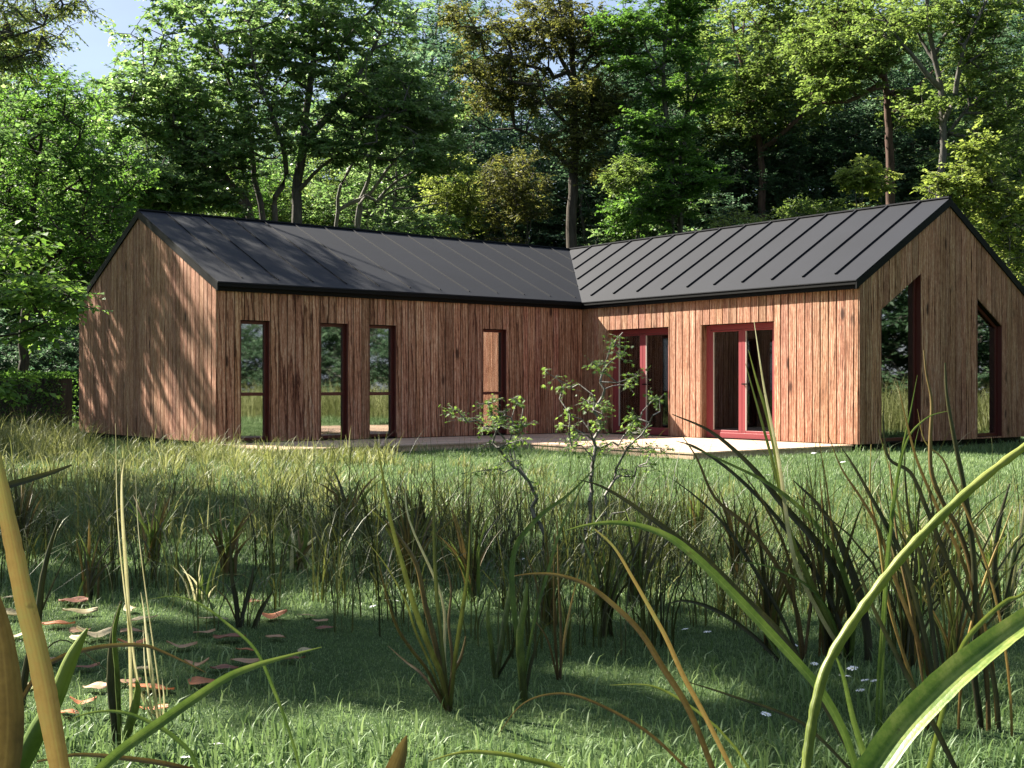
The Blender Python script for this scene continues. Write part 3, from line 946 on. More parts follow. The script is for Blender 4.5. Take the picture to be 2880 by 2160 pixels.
tree('forked_tree', 'tall grey-trunked tree forking into many bare limbs above the right gable', 'tree', (at(2642, 900, Y)[0], Y), L, B, 'bark_grey', 'olive',
     rng=rg(8), flat=.25, spray=.55, leaf=(.14, .085))

Y = 33.0
L = [ground_limb(2720, [(2715, 640), (2710, 540), (2705, 450), (2760, 390)], Y, .05, .012), (px([(2713, 640), (2650, 560), (2630, 500)], Y, [0, -.3, -.5]), .025, .01),
     (px([(2713, 620), (2790, 540), (2850, 500)], Y, [0, -.2, -.4]), .025, .01), ground_limb(2830, [(2840, 700), (2850, 620), (2860, 540)], Y, .05, .01)]
B = [blob(2700, 520, 85, 65, Y, .8, 40), blob(2745, 415, 45, 45, Y, .5, 16), blob(2820, 600, 100, 110, Y, 1, 60), blob(2640, 520, 40, 30, Y - .3, .4, 10), blob(2850, 760, 80, 130, Y + .4, 1, 50), blob(2780, 520, 60, 60, Y, .6, 22)]
tree('young_tree', 'young tree with large pale lime leaves just behind the right gable', 'tree', (at(2720, 900, Y)[0], Y), L, B, 'bark_grey', 'lime',
     rng=rg(10), flat=.35, spray=.42, leaf=(.15, .085), twigs=5, per=7, jit=.4)


def shrub(name, label, u, v, ru, rv, y, mat, seed, n, **kw):
    b = np.array([(u - 1440) / F * y, y, -0.02])
    L = []
    r_ = random.Random(seed)
    for i in range(4):
        L.append((np.array([b + np.array([r_.uniform(-.1, .1), r_.uniform(-.1, .1), 0]), (b + at(u + r_.uniform(-.5, .5) * ru, v, y + r_.uniform(-.3, .3))) / 2, at(u + r_.uniform(-.7, .7) * ru, v - r_.uniform(0, .5) * rv, y + r_.uniform(-.4, .4))]), .045, .012))
    B = [blob(u, v, ru, rv, y, ru * y / F * .8, n)]
    if v + rv < 1000: B.append((b + np.array([0, 0, max(0.9, at(u, v, y)[2] * .5)]), (ru * y / F * .8, ru * y / F * .7, max(.6, at(u, v, y)[2] * .45)), n // 2))
    return tree(name, label, 'shrub', (b[0], b[1]), L, B, 'bark_grey', mat, rng=rg(seed), **kw)


shrub('round_shrub', 'pale yellow-green tuft of a shrub in front of the reddish trunk', 2440, 505, 75, 50, 39.0, 'lime', 21, 42, flat=.2, spray=.45, leaf=(.15, .09))
shrub('low_shrub', 'feathery light green shrub tops showing just over the short wing ridge', 2090, 640, 90, 45, 38.5, 'lime', 22, 36, flat=.5, spray=.6, leaf=(.16, .05), droop=.2)
shrub('low_shrub', 'dull green shrub mass over the short wing ridge left of the reddish trunk', 2300, 610, 110, 50, 39.5, 'olive', 23, 60, flat=.3, spray=.5, leaf=(.13, .08))
shrub('yellow_shrub', 'tall yellowish shrub rising over the long roof left of the dark trunk', 1270, 560, 90, 130, 45.5, 'lime', 24, 120, flat=.5, spray=.5, leaf=(.13, .06), jit=.8, droop=.1)
shrub('brown_shrub', 'shadowy brownish shrub between the yellowish shrub and the dark trunk', 1440, 540, 130, 110, 46.5, 'brown', 25, 130, flat=.5, spray=.5, leaf=(.13, .06), jit=.8, droop=.1)
shrub('fresh_shrub', 'fresh green shrub to the right of the dark trunk above the valley', 1765, 600, 70, 75, 44.0, 'green', 26, 60, flat=.3, spray=.5, leaf=(.13, .08))
shrub('golden_shrub', 'golden green bush beside the twin-stemmed tree', 1770, 500, 80, 55, 45.0, 'olive', 27, 50, flat=.4, spray=.5, leaf=(.13, .07))
shrub('low_shrub', 'small leafy shrub at the foot of the pale leaning stems behind the long ridge', 1110, 655, 150, 40, 40.0, 'beech', 28, 55, flat=.25, spray=.5, leaf=(.12, .075))

# ---- generic forest trees, one of each kind then copies
def generic(name, label, group, h, cr, mat, bark, seed, n, loc, leaf, flat=.3, low=.25):
    r_ = rg(seed)
    b = np.array([loc[0], loc[1], 0.0])
    tr = [b + np.array([0, 0, -.05])]
    for t in np.linspace(.15, .95, 7): tr.append(b + np.array([r_.normal(0, .18), r_.normal(0, .18), h * t]))
    L = [(np.array(tr), .03 * h ** .8 * .55, .03)]
    for i in range(7):
        t = r_.uniform(low, .8); a = r_.uniform(0, 2 * PI); l = cr * r_.uniform(.6, .95) * (1.15 - t * .5)
        s = b + np.array([0, 0, h * t])
        L.append((np.array([s, s + np.array([math.cos(a) * l * .5, math.sin(a) * l * .5, l * .28]), s + np.array([math.cos(a) * l, math.sin(a) * l, l * .6])]), .07, .02))
    B = []
    for i in range(9):
        t = low + .08 + (1 - low - .1) * i / 8
        w = cr * math.sin(PI * (0.18 + 0.74 * (i / 8))) ** .8
        a = r_.uniform(0, 2 * PI)
        B.append((b + np.array([math.cos(a) * w * .25, math.sin(a) * w * .25, h * t]), (w, w, h * .085), max(6, int(n * w / cr / 8))))
    return tree(name, label, 'tree', (b[0], b[1]), L, B, bark, mat, group=group, rng=r_, flat=flat, spray=.8, twigs=7, per=8, leaf=leaf, step=.7)


g_bg = 'forest trees far behind the house'
lb_bg = 'leafy forest tree standing far back among the others behind the house'
GA = generic('forest_tree', lb_bg, g_bg, 17.5, 4.6, 'cool', 'bark_grey', 31, 420, (-16.0, 58.0), (.19, .12))
GB = generic('forest_tree', lb_bg, g_bg, 19.5, 5.2, 'dark', 'bark_dark', 32, 440, (8.0, 60.0), (.19, .115), .4, .18)
GC = generic('forest_tree', lb_bg, g_bg, 15.0, 4.8, 'beech', 'bark_grey', 33, 420, (-6.5, 62.0), (.19, .125), .2, .15)
kinds = [GA, GB, GC]
rb = random.Random(77)
spots = []
# (pixel column, distance, kind, scale, material)
bgl = [(-120, 52, 2, .88, None), (60, 60, 0, .80, None), (180, 47, 1, .60, 'beech'), (330, 56, 2, .82, 'green'), (470, 66, 1, .72, 'cool'), (560, 54, 0, .66, 'beech'), (640, 50, 2, .66, 'olive'), (700, 64, 2, .82, 'beech'), (770, 52, 2, .70, 'beech'), (830, 56, 0, .66, 'green'), (900, 50, 1, .52, 'olive'), (1030, 51, 2, .68, 'beech'),
       (960, 68, 2, .80, 'beech'), (1080, 58, 1, .66, None), (1180, 54, 2, .74, 'beech'), (1290, 64, 0, .98, None), (1380, 58, 2, .72, 'cool'), (1490, 68, 1, .72, None), (1560, 56, 0, .60, 'cool'), (1690, 60, 2, .80, None),
       (1780, 70, 1, 1.1, 'cool'), (1960, 56, 0, 1.05, 'dark'), (2040, 66, 1, 1.15, 'olive'), (2150, 60, 2, 1.2, 'cool'), (2260, 55, 1, .78, 'dark'), (2330, 64, 0, 1.25, 'beech'), (2420, 54, 1, .72, 'cool'),
       (2470, 68, 0, 1.3, 'olive'), (2580, 58, 1, .98, 'dark'), (2690, 64, 2, 1.35, 'cool'), (2760, 52, 1, .92, 'dark'), (2840, 60, 0, 1.15, 'olive'), (2960, 54, 2, 1.1, None), (3080, 62, 1, 1.0, None), (2870, 45, 2, .80, 'olive'),
       (-280, 62, 1, .85, None), (-420, 54, 0, .85, None), (3240, 56, 0, 1.1, None), (1000, 78, 1, .9, 'cool'), (1420, 80, 1, .9, 'cool'), (1850, 82, 0, 1.2, 'cool'), (620, 80, 1, .95, 'cool'), (200, 78, 0, .85, 'cool'), (-60, 46, 0, .62, 'green'), (1225, 58, 1, 1.08, 'cool'), (-30, 44, 2, .92, 'beech'), (1330, 66, 0, 1.2, 'cool'), (60, 52, 0, .95, 'cool'), (2450, 47, 2, .6, 'cool'), (2020, 48, 2, .55, 'cool'), (1840, 50, 2, .7, 'beech'), (2240, 47, 0, .45, 'olive'), (2780, 47, 2, .75, 'beech'), (120, 50, 2, .78, 'beech'), (260, 64, 1, .84, 'cool'), (380, 48, 2, .74, 'beech'), (450, 60, 1, .80, 'dark'), (520, 72, 0, 1.0, 'cool'), (600, 60, 1, .86, 'dark'), (690, 50, 0, .58, 'green'), (760, 72, 1, 1.0, 'cool'), (860, 64, 1, .86, 'dark'), (930, 60, 2, 1.02, 'beech'), (1010, 66, 0, 1.05, 'cool'), (1100, 50, 0, .74, 'beech'), (1150, 64, 1, .98, 'dark'), (1240, 56, 0, .92, 'beech'), (1330, 52, 1, .66, 'dark'), (1460, 56, 1, .74, 'cool'), (1530, 62, 0, .92, 'dark'), (1640, 52, 2, .86, 'cool'), (1720, 54, 1, .84, 'dark'), (1800, 56, 0, 1.02, 'cool'), (1900, 62, 1, 1.05, 'dark'), (2000, 58, 1, .95, 'cool'), (2100, 52, 0, .80, 'dark'), (2500, 54, 0, .95, 'cool'), (2640, 52, 1, .80, 'dark'), (2800, 62, 1, 1.1, 'dark'), (2900, 56, 0, 1.0, 'cool'), (2200, 84, 1, 1.4, 'cool'), (2600, 84, 0, 1.5, 'cool')]
used = set()
for (u, y, k, s, mt) in bgl:
    x = (u - 1440) / F * y
    src = kinds[k]
    if k not in used:
        used.add(k); src.location = (x, y, 0); src.scale = (s, s, s)
        if mt:
            for c in src.children:
                if c.name.startswith('crown'): c.material_slots[0].link = 'OBJECT'; c.material_slots[0].material = M[mt]
        continue
    copy_tree(src, (x, y, 0), rb.uniform(0, 6.28), (s * rb.uniform(.95, 1.1), s * rb.uniform(.95, 1.1), s), crown_mat=mt)

# understorey bushes closing the forest floor
def bush(seed, mat, loc, label, group):
    r_ = rg(seed)
    b = np.array([loc[0], loc[1], 0.0])
    L = [(np.array([b, b + np.array([r_.normal(0, .3), r_.normal(0, .3), 1.2]), b + np.array([r_.normal(0, .9), r_.normal(0, .9), 2.6])]), .05, .015) for _ in range(4)]
    B = [(b + np.array([0, 0, 1.7]), (2.4, 2.0, 1.6), 90), (b + np.array([.8, 0, 3.0]), (1.4, 1.4, 1.0), 34)]
    return tree('bush', label, 'shrub', (b[0], b[1]), L, B, 'bark_grey', mat, group=group, rng=r_, flat=.35, spray=.65, twigs=7, per=8, leaf=(.17, .10), step=.6)


g_us = 'bushes of the forest floor behind the house'
lb_us = 'leafy undergrowth bush between the trunks of the forest behind the house'
BA = bush(41, 'dark', (-20.0, 47.0), lb_us, g_us)
BB = bush(42, 'cool', (10.0, 49.0), lb_us, g_us)
first = True
for i, u in enumerate(range(-300, 3300, 105)):
    y = rb.uniform(45, 53)
    s = rb.uniform(.85, 1.35)
    src = BA if i % 2 == 0 else BB
    x = (u + rb.uniform(-40, 40) - 1440) / F * y
    if u < 420: s *= .62
    if i < 2: src.location = (x, y, 0); src.scale = (s, s, s); continue
    copy_tree(src, (x, y, 0), rb.uniform(0, 6.28), s, crown_mat=[None, 'beech', 'cool', 'dark', 'olive'][rb.randrange(5)])

for (u, y, s_, mt) in ((-160, 40, 1.0, 'dark'), (-40, 37, .8, 'cool'), (60, 42, .95, 'dark'), (150, 38, .75, 'dark'), (215, 43, .95, 'cool'), (290, 40, .8, 'dark'), (-260, 36, 1.0, 'dark'), (120, 46, 1.2, 'cool'), (10, 47, 1.2, 'dark')):
    copy_tree(BA if mt == 'dark' else BB, ((u - 1440) / F * y, y, 0), rb.uniform(0, 6.28), s_, crown_mat=mt)

# ---- maple close on the left, its low branches hang into view and its unseen clumps are shaped to shade chosen lawn spots
tb = np.array([-9.4, 11.6, 0.0])
tp = lambda *p: np.array([tb + np.array(q) for q in p], float)
L = [(tp((0, 0, -.05), (.1, 0, 2.0), (0, .1, 5), (.2, 0, 8.5), (.1, 0, 11.5)), .20, .05),
     (np.vstack([tb + np.array([.1, 0, 2.2]), px([(-180, 960), (0, 940), (80, 930), (130, 905)], 12.2, [.2, 0, 0, 0])]), .05, .008),
     (np.vstack([tb + np.array([.1, 0, 2.6]), px([(-160, 760), (0, 770), (100, 790), (200, 840), (262, 868)], 12.4, [.2, 0, 0, -.1, -.2])]), .06, .006),
     (np.vstack([tb + np.array([.1, 0, 1.7]), px([(-180, 1080), (0, 1075), (50, 1085)], 12, [.2, 0, 0])]), .035, .006),
     (tp((0, .1, 4), (1.8, -.6, 5.4), (3.2, -1, 6.2)), .08, .02), (tp((0, .1, 5), (-1.5, 1.2, 6.6), (-2.6, 1.8, 8)), .09, .02), (tp((.1, 0, 7), (1.2, 1.0, 8.4), (1.6, 1.4, 9.6)), .08, .02), (tp((.1, 0, 6), (.4, -1.6, 7.5), (.4, -2.4, 9)), .08, .02)]
B = [blob(60, 800, 110, 60, 12.4, .6, 16), blob(190, 835, 55, 35, 12.3, .3, 8), blob(90, 930, 60, 24, 12.2, .3, 7), blob(15, 1085, 50, 16, 12.0, .2, 5), blob(30, 690, 60, 40, 12.6, .5, 7)]
TSX, TSY = (AV[0] * .45 + BV[0] * 1.06), (AV[1] * .45 + BV[1] * 1.06)
for (u, v, r_, dx) in [(230, 1500, .95, 0), (600, 1470, .85, .5), (430, 1650, .5, 0), (120, 1640, .4, -.6), (690, 1640, .32, .4), (1000, 1800, .62, 0), (700, 1860, .40, -.5), (500, 1790, .24, .3), (1290, 1830, .55, .3), (1600, 1780, .55, -.3), (1250, 1620, .65, .6), (1500, 1600, .55, 0),
                        (1050, 1490, .75, -.5), (1900, 1800, .45, .2), (2200, 1850, .45, -.4), (2420, 1960, .36, .3), (2120, 2050, .30, 0), (1750, 2000, .26, .5), (1380, 1950, .28, -.4), (240, 1870, .22, .2), (860, 1940, .26, .4), (1800, 1550, .55, -.2), (420, 1390, .6, .8), (1750, 1430, .5, .5), (2550, 1850, .32, -.2)]:
    gq = gnd(u, v); h = max(3.2, (gq[0] - tb[0] + dx) / TSX)
    B.append((np.array([gq[0] - TSX * h, gq[1] - TSY * h, h]), (r_, r_, r_ * .8), max(8, int(95 * r_ * r_) + 6)))
for q in ((-1.8, .8, 6.5), (-2.4, -.6, 8.4), (-1.6, 1.6, 9.8), (-.6, .4, 12), (-2.8, 1.4, 8)):
    B.append((tb + np.array(q), (1.1, 1.1, .8), 45))
tree('maple_tree', 'maple at the left edge, low sunlit branches hanging before hedge and gable', 'tree', (tb[0], tb[1]), L, B, 'bark_dark', 'maple',
     rng=rg(51), flat=.16, spray=.34, leaf=(.085, .06), twigs=6, per=7, jit=.35, step=.3, r_tip=.006)

# ---- tall tree at the left whose narrow-leaved top branches reach into the top left corner
tb = np.array([-13.6, 27.4, 0.0])
Y = 27.0
L = [(tp((0, 0, -.05), (.2, .2, 4), (0, 0, 8.5), (.2, .1, 13.5)), .24, .06), (np.vstack([tb + np.array([0, 0, 7.6]), px([(-100, 160), (20, 110), (110, 80), (170, 40)], Y)]), .08, .012),
     (np.vstack([tb + np.array([0, 0, 6.8]), px([(-110, 260), (0, 170), (90, 150), (160, 130)], Y)]), .07, .01), (tp((0, 0, 8), (-1.5, 1.5, 10), (-2.5, 2, 12)), .09, .02), (tp((0, 0, 9), (1.5, 1.6, 11), (2.2, 2.2, 13)), .08, .02)]
B = [blob(50, 50, 130, 80, Y, 1.5, 66), blob(40, 165, 110, 45, Y, 1.1, 34), blob(170, 10, 80, 40, Y, .8, 20), blob(-160, 120, 150, 220, Y + 1, 2.0, 110), (tb + np.array([.6, 0, 12.4]), (2.8, 1.8, 2.0), 160)]
tree('narrow_leaved_tree', 'thin airy tree with small narrow leaves against the sky in the top left corner', 'tree', (tb[0], tb[1]), L, B, 'bark_grey', 'lime',
     rng=rg(52), flat=.5, spray=.5, leaf=(.13, .035), twigs=5, per=7, jit=.9, droop=.25)

# ---- trees outside the left of the frame that throw the shade, trees beside the lawn that the panes mirror, and unseen trees behind the camera added to cut ambient light
g_ed = 'trees at the edge of the lawn'
for i, (x, y, s, k) in enumerate([(-15.6, 28.6, .82, 2), (-17.5, 24.0, .66, 0), (-14.5, 16.5, .66, 0), (-13, -9, .9, 0), (-5, -13, 1.0, 1), (3, -11, .9, 2), (10, -14, 1.0, 0), (17, -11, 1.0, 1), (-20, -3, .9, 2), (-20, 5, .8, 1), (-9, -18, 1.1, 2), (7, -20, 1.2, 1), (0, -22, 1.1, 0), (20, -17, 1.1, 2), (-30, 30, .9, 1), (-20.5, 33.0, .62, 2), (-24, 22, .8, 0), (-26, 12, .85, 1),
                                  (26, 12, .75, 1), (31, 18, .8, 2), (24, 25, .7, 0), (33, 6, .85, 1), (28, -1, .8, 2), (24, -8, .8, 0), (21, 31, .8, 1), (36, 26, .9, 0), (27, 36, .85, 2), (27.5, 15.5, .7, 2), (26.5, 20.5, .75, 1), (29, 8.5, .8, 0), (25.5, 3, .75, 2), (30, 22, .9, 1), (33, 13, .95, 2)]):
    copy_tree(kinds[k], (x, y, 0), rb.uniform(0, 6.28), s, label='leafy tree at the edge of the lawn mirrored in or shading the house', group=g_ed)
for i, (x, y, s) in enumerate([(23, 15, 1.0), (24.5, 19, 1.1), (22.5, 9, 1), (25, 4, 1.1), (22, 26, 1.0), (21, 0, 1.0), (24, 12, 1.2), (23.5, 22.5, 1.2), (24, 6.5, 1.1), (23, 17.2, .9), (22, 11, .8), (26, 24.5, 1.3), (22.5, 2, 1.1), (21.5, -4, 1.2)]):
    copy_tree(BA if i % 2 else BB, (x, y, 0), rb.uniform(0, 6.28), s, label='bush at the right edge of the lawn mirrored in the panes', group='bushes at the edge of the lawn')
# ------------------------------------------------------------------ ground
def ground_material():
    k = NT('lawn_soil')
    co = k.n('TexCoord').outputs['Object']
    n1 = k.noise(co, 0.35, 5, 0.6); n2 = k.noise(co, 260.0, 3, 0.7); n3 = k.noise(co, 45.0, 4, 0.65); n4 = k.noise(co, 5.0, 4, 0.6)
    g = k.math('ADD', k.math('ADD', k.math('MULTIPLY', n1, 0.25), k.math('MULTIPLY', n2, 0.3)), k.math('ADD', k.math('MULTIPLY', n3, 0.28), k.math('MULTIPLY', n4, 0.2)))
    col = k.ramp(g, [(0.32, (0.018, 0.034, 0.012)), (0.5, (0.05, 0.088, 0.03)), (0.68, (0.115, 0.165, 0.06))])
    p = k.pbsdf(col, 0.95, 0.1, bump=k.math('ADD', n2, n3), bstr=0.9, bdist=0.012)
    return k.done(p.outputs[0])


gm = MB()
gx = [-220, -60, -20, -8, 0, 8, 20, 60, 220]; gy = [-140, -40, -10, 0, 8, 16, 26, 60, 260]
gv = [(x, y, 0) for y in gy for x in gx]
gm.add(gv, [(j * 9 + i, j * 9 + i + 1, (j + 1) * 9 + i + 1, (j + 1) * 9 + i) for j in range(8) for i in range(8)])
tag(gm.build('ground', ground_material()), kind='structure')

G = {}
G['lawn'] = leaf_mat('grass_lawn', ((0.062, 0.115, 0.042), (0.13, 0.205, 0.08), (0.245, 0.33, 0.155)), 0.4, 0.5, 0.3, 1.15)
G['meadow'] = leaf_mat('grass_meadow', ((0.08, 0.10, 0.03), (0.17, 0.195, 0.066), (0.36, 0.37, 0.18)), 0.42, 0.5, 0.3, 1.1)
G['sedge'] = leaf_mat('grass_sedge', ((0.022, 0.026, 0.01), (0.055, 0.068, 0.02), (0.14, 0.16, 0.05)), 0.32, 0.5, 0.3, 1.1)


def house_local(x, y):
    d = np.stack([x - IC[0], y - IC[1]], 1)
    return d @ AV, d @ BV


def outside(x, y, pad=0.03):
    a, b = house_local(x, y)
    inh = (a > -LL - pad) & (a < WR + pad) & (b < LR + pad) & (b > -WL - pad) & ((b < pad) | (a > -pad))
    ind = ((a > -DW - pad) & (a < 0) & (b > 0) & (b < 7.04 + pad)) | ((a > -8.5 - pad) & (a <= -DW) & (b > 0) & (b < 2.45 + pad))
    return ~(inh | ind)


def vnoise(x, y, scale, seed):
    """smooth value noise in 0..1"""
    r = np.random.default_rng(seed); T = r.random((64, 64))
    X, Y_ = x / scale, y / scale
    i, j = np.floor(X).astype(int), np.floor(Y_).astype(int)
    fx, fy = X - i, Y_ - j
    fx = fx * fx * (3 - 2 * fx); fy = fy * fy * (3 - 2 * fy)
    g = lambda a, b: T[a % 64, b % 64]
    return (g(i, j) * (1 - fx) + g(i + 1, j) * fx) * (1 - fy) + (g(i, j + 1) * (1 - fx) + g(i + 1, j + 1) * fx) * fy


def blades(P, L, Wd, lean, rng, levels=3, az=None, curve=1.0):
    """ribbons rooted at P (n,2): returns V, Q"""
    n = len(P)
    az = rng.uniform(0, 2 * PI, n) if az is None else az
    d = np.stack([np.cos(az), np.sin(az), np.zeros(n)], 1)
    fa = az + PI / 2 + rng.normal(0, 0.5, n)
    s = np.stack([np.cos(fa), np.sin(fa), np.zeros(n)], 1)
    t = np.linspace(0, 1, levels)
    V = np.zeros((n, levels, 2, 3))
    for i, q in enumerate(t):
        ang = lean * (0.35 * q + 0.65 * q ** 1.6) * curve
        c = np.zeros((n, 3)); c[:, :2] = P
        rad = L * q
        pos = c + d * (rad * np.sin(ang))[:, None] + np.array([0, 0, 1.0]) * (rad * np.cos(ang))[:, None]
        w = Wd * (1 - q ** 1.8) * 0.5 + 0.0002
        if i == 0: pos[:, 2] -= 0.01
        V[:, i, 0] = pos - s * w[:, None]; V[:, i, 1] = pos + s * w[:, None]
    k = np.arange(levels - 1)
    q = np.stack([2 * k, 2 * k + 1, 2 * k + 3, 2 * k + 2], 1)
    Q = (q[None] + (np.arange(n) * levels * 2)[:, None, None]).reshape(-1, 4)
    return V.reshape(-1, 3), Q


def field(name, n, y0, y1, side, Lr, Wr, lean, mat, seed, dens=None, levels=3, power=1.0, label=None, xoff=0.0, cat='grass', veps=0.0):
    """blades scattered over the view wedge between distances y0 and y1"""
    r = np.random.default_rng(seed)
    y = y0 + (y1 - y0) * r.random(n) ** power
    hw = 0.4215 * y * side + 0.3
    x = r.uniform(-1, 1, n) * hw + xoff
    k = outside(x, y)
    if dens is not None: k &= r.random(n) < dens(x, y)
    x, y = x[k], y[k]
    m = len(x)
    pat = vnoise(x, y, 0.9, seed + 5)
    L = r.uniform(*Lr, m) * (0.7 + 0.6 * pat); Wd = r.uniform(*Wr, m)
    V, Q = blades(np.stack([x, y], 1), L, Wd, np.abs(r.normal(lean, lean * .5, m)), r, levels)
    var = np.clip(0.25 + 0.5 * vnoise(x, y, 1.6, seed + 9) + r.normal(0, .2, m), 0, 1)
    return V, Q, np.repeat(var, levels * 2)


def merge(parts):
    off, VV, QQ, AA = 0, [], [], []
    for V, Q, a in parts:
        VV.append(V); QQ.append(Q + off); AA.append(a); off += len(V)
    return np.vstack(VV), np.vstack(QQ), np.concatenate(AA)


# short lawn: a fine carpet near the camera, longer and coarser further away
pt_ = [field('l', 150000, 2.6, 6.5, 1.12, (.008, .022), (.002, .0034), .8, None, 101, power=.75),
       field('l', 130000, 6.0, 12.0, 1.10, (.03, .07), (.004, .007), .7, None, 102, power=.8),
       field('l', 140000, 11.0, 27.0, 1.12, (.028, .07), (.005, .010), .6, None, 103, power=.8),
       field('l', 30000, 20.0, 36.0, 1.6, (.08, .2), (.01, .016), .6, None, 104)]
# longer lawn tufts in patches
d_t = lambda x, y: np.clip((vnoise(x, y, .55, 7) - .52) * 5, 0, 1)
d_f = lambda x, y: np.clip((3.95 + .35 * (vnoise(x, y, .8, 3) - .5) * 2 - y) * 3, 0, 1)
d_r = lambda x, y: np.clip((x - .10 * y - .1) * 2.0, 0, 1)
pt_ += [field('t', 9500, 2.7, 4.6, 1.1, (.04, .115), (.005, .0105), .6, None, 105, dens=d_f, levels=4),
        field('t', 15000, 3.4, 9.0, 1.1, (.045, .12), (.0045, .009), .65, None, 106, dens=lambda x, y: d_t(x, y) * d_r(x, y), levels=4),
        field('t', 9000, 4.0, 9.0, 1.1, (.04, .10), (.004, .008), .65, None, 107, dens=lambda x, y: d_t(x, y) * .6, levels=4)]
# rough ground right and left outside the picture (mirrored in the panes)
r_ = np.random.default_rng(120)
for (x0, x1, y0, y1, n, a, b2) in ((8, 24, -4, 34, 45000, .08, .25), (-24, -8, 4, 34, 16000, .08, .25)):
    x = r_.uniform(x0, x1, n); y = r_.uniform(y0, y1, n); k = outside(x, y) & (np.abs(x) > .4215 * y * 1.05); x, y = x[k], y[k]; m = len(x)
    V, Q = blades(np.stack([x, y], 1), r_.uniform(a, b2, m), r_.uniform(.012, .022, m), np.abs(r_.normal(.5, .25, m)), r_, 3)
    pt_.append((V, Q, np.repeat(np.clip(.35 + r_.normal(.2, .25, m), 0, 1), 6)))
V, Q, a = merge(pt_)
lawn = link_mesh('grass', arr_mesh('grass', V, Q, a), G['lawn'])
tag(lawn, 'short green lawn grass covering the ground up to the deck', 'grass', kind='stuff')


# tall meadow grass on the left half and beside the gable (pale, sunlit)
def bump_(x, c, w): return np.exp(-((x - c) / w) ** 2)


def tussocks(n_t, gen, per, spread, Lr, Wr, lean, seed, levels=5, vb=.5):
    """grass growing in tussocks"""
    r = np.random.default_rng(seed)
    cx, cy = gen(r, n_t)
    k = outside(cx, cy, .12); cx, cy = cx[k], cy[k]
    m = len(cx)
    sc = r.uniform(.6, 1.25, m)
    x = np.repeat(cx, per) + r.normal(0, spread, m * per) * np.repeat(sc, per)
    y = np.repeat(cy, per) + r.normal(0, spread, m * per) * np.repeat(sc, per)
    dx, dy = x - np.repeat(cx, per), y - np.repeat(cy, per)
    az = np.arctan2(dy, dx) + r.normal(0, .7, len(x))
    L = r.uniform(*Lr, len(x)) * np.repeat(sc, per)
    ok = outside(x, y, .05)
    V, Q = blades(np.stack([x, y], 1)[ok], L[ok], r.uniform(*Wr, ok.sum()), np.abs(r.normal(lean, lean * .55, ok.sum())), r, levels, az=az[ok])
    tv = np.repeat(r.random(m), per)[ok]
    var = np.clip(vb + (tv - .5) * .5 + r.normal(0, .2, ok.sum()), 0, 1)
    return V, Q, np.repeat(var, levels * 2)


def gen_left(r, n):
    y = r.uniform(8.5, 21.5, n); u = r.uniform(-80, 960, n) - 160 * np.clip((y - 15) / 6, 0, 1); return (u - 1440) / F * y, y


def gen_far(r, n):
    y = r.uniform(19, 27, n); u = r.uniform(-300, 230, n); return (u - 1440) / F * y, y


def gen_mid(r, n):
    y = r.uniform(10, 17.5, n); u = r.uniform(900, 1600, n); return (u - 1440) / F * y, y


def gen_right(r, n):
    y = r.uniform(5.5, 13, n); u = r.uniform(1750, 3050, n); return (u - 1440) / F * y, y


def gen_off(r, n):
    return r.uniform(13, 21.5, n), r.uniform(0, 27, n)


def gen_deck(r, n):
    y = r.uniform(17, 20.2, n); u = r.uniform(420, 1120, n); return (u - 1440) / F * y, y


pm = [tussocks(430, gen_left, 13, .075, (.12, .50), (.006, .013), .9, 201, levels=6), tussocks(140, gen_far, 20, .12, (.3, .7), (.010, .018), .65, 202), tussocks(130, gen_deck, 14, .08, (.18, .42), (.009, .016), .8, 206),
      tussocks(100, gen_mid, 13, .06, (.10, .26), (.006, .012), .9, 203), tussocks(150, gen_right, 13, .07, (.10, .30), (.004, .009), .9, 204, vb=.45, levels=6), tussocks(900, gen_off, 22, .14, (.6, 1.35), (.016, .028), .4, 205)]
V, Q, a = merge(pm)
md = link_mesh('meadow_grass', arr_mesh('meadow_grass', V, Q, a), G['meadow'])
tag(md, 'tall pale yellow-green meadow grass in front of the long wing', 'grass', kind='stuff')


def gen_dark(r, n):
    y = r.uniform(5.4, 10.5, n); u = r.uniform(-100, 2300, n)
    k = (vnoise(u / 200, y, .9, 44) > .36) | (u > 1000)
    return ((u - 1440) / F * y)[k], y[k]


def gen_dark2(r, n):
    y = r.uniform(6.6, 9.8, n); u = r.uniform(760, 1980, n); return (u - 1440) / F * y, y


def gen_wide(r, n):
    y = 4.9 + 10 * r.random(n) ** 1.3; u = r.uniform(-100, 2950, n)
    k = r.random(n) < np.clip(.35 + 1.4 * (vnoise(u / 160, y, .8, 45) - .45) + .45 * bump_(y, 7.6, 1.9) * (u > 700) - .8 * (y < 6.2) * (u < 1000), 0, 1)
    return ((u - 1440) / F * y)[k], y[k]


pd = [tussocks(150, gen_wide, 12, .05, (.25, .75), (.005, .0105), .62, 301, vb=.5, levels=8), tussocks(70, gen_dark2, 14, .06, (.28, .75), (.005, .010), .55, 302, vb=.45, levels=8),
      tussocks(200, gen_dark, 8, .04, (.35, .85), (.004, .008), 1.25, 303, vb=.4, levels=9), tussocks(330, gen_wide, 6, .035, (.3, .85), (.003, .0065), .85, 304, vb=.2, levels=7)]
V, Q, a = merge(pd)
sd = link_mesh('sedge', arr_mesh('sedge', V, Q, a), G['sedge'])
tag(sd, 'dark olive sedge and rush stems growing thickly across the middle of the lawn', 'sedge', kind='stuff')

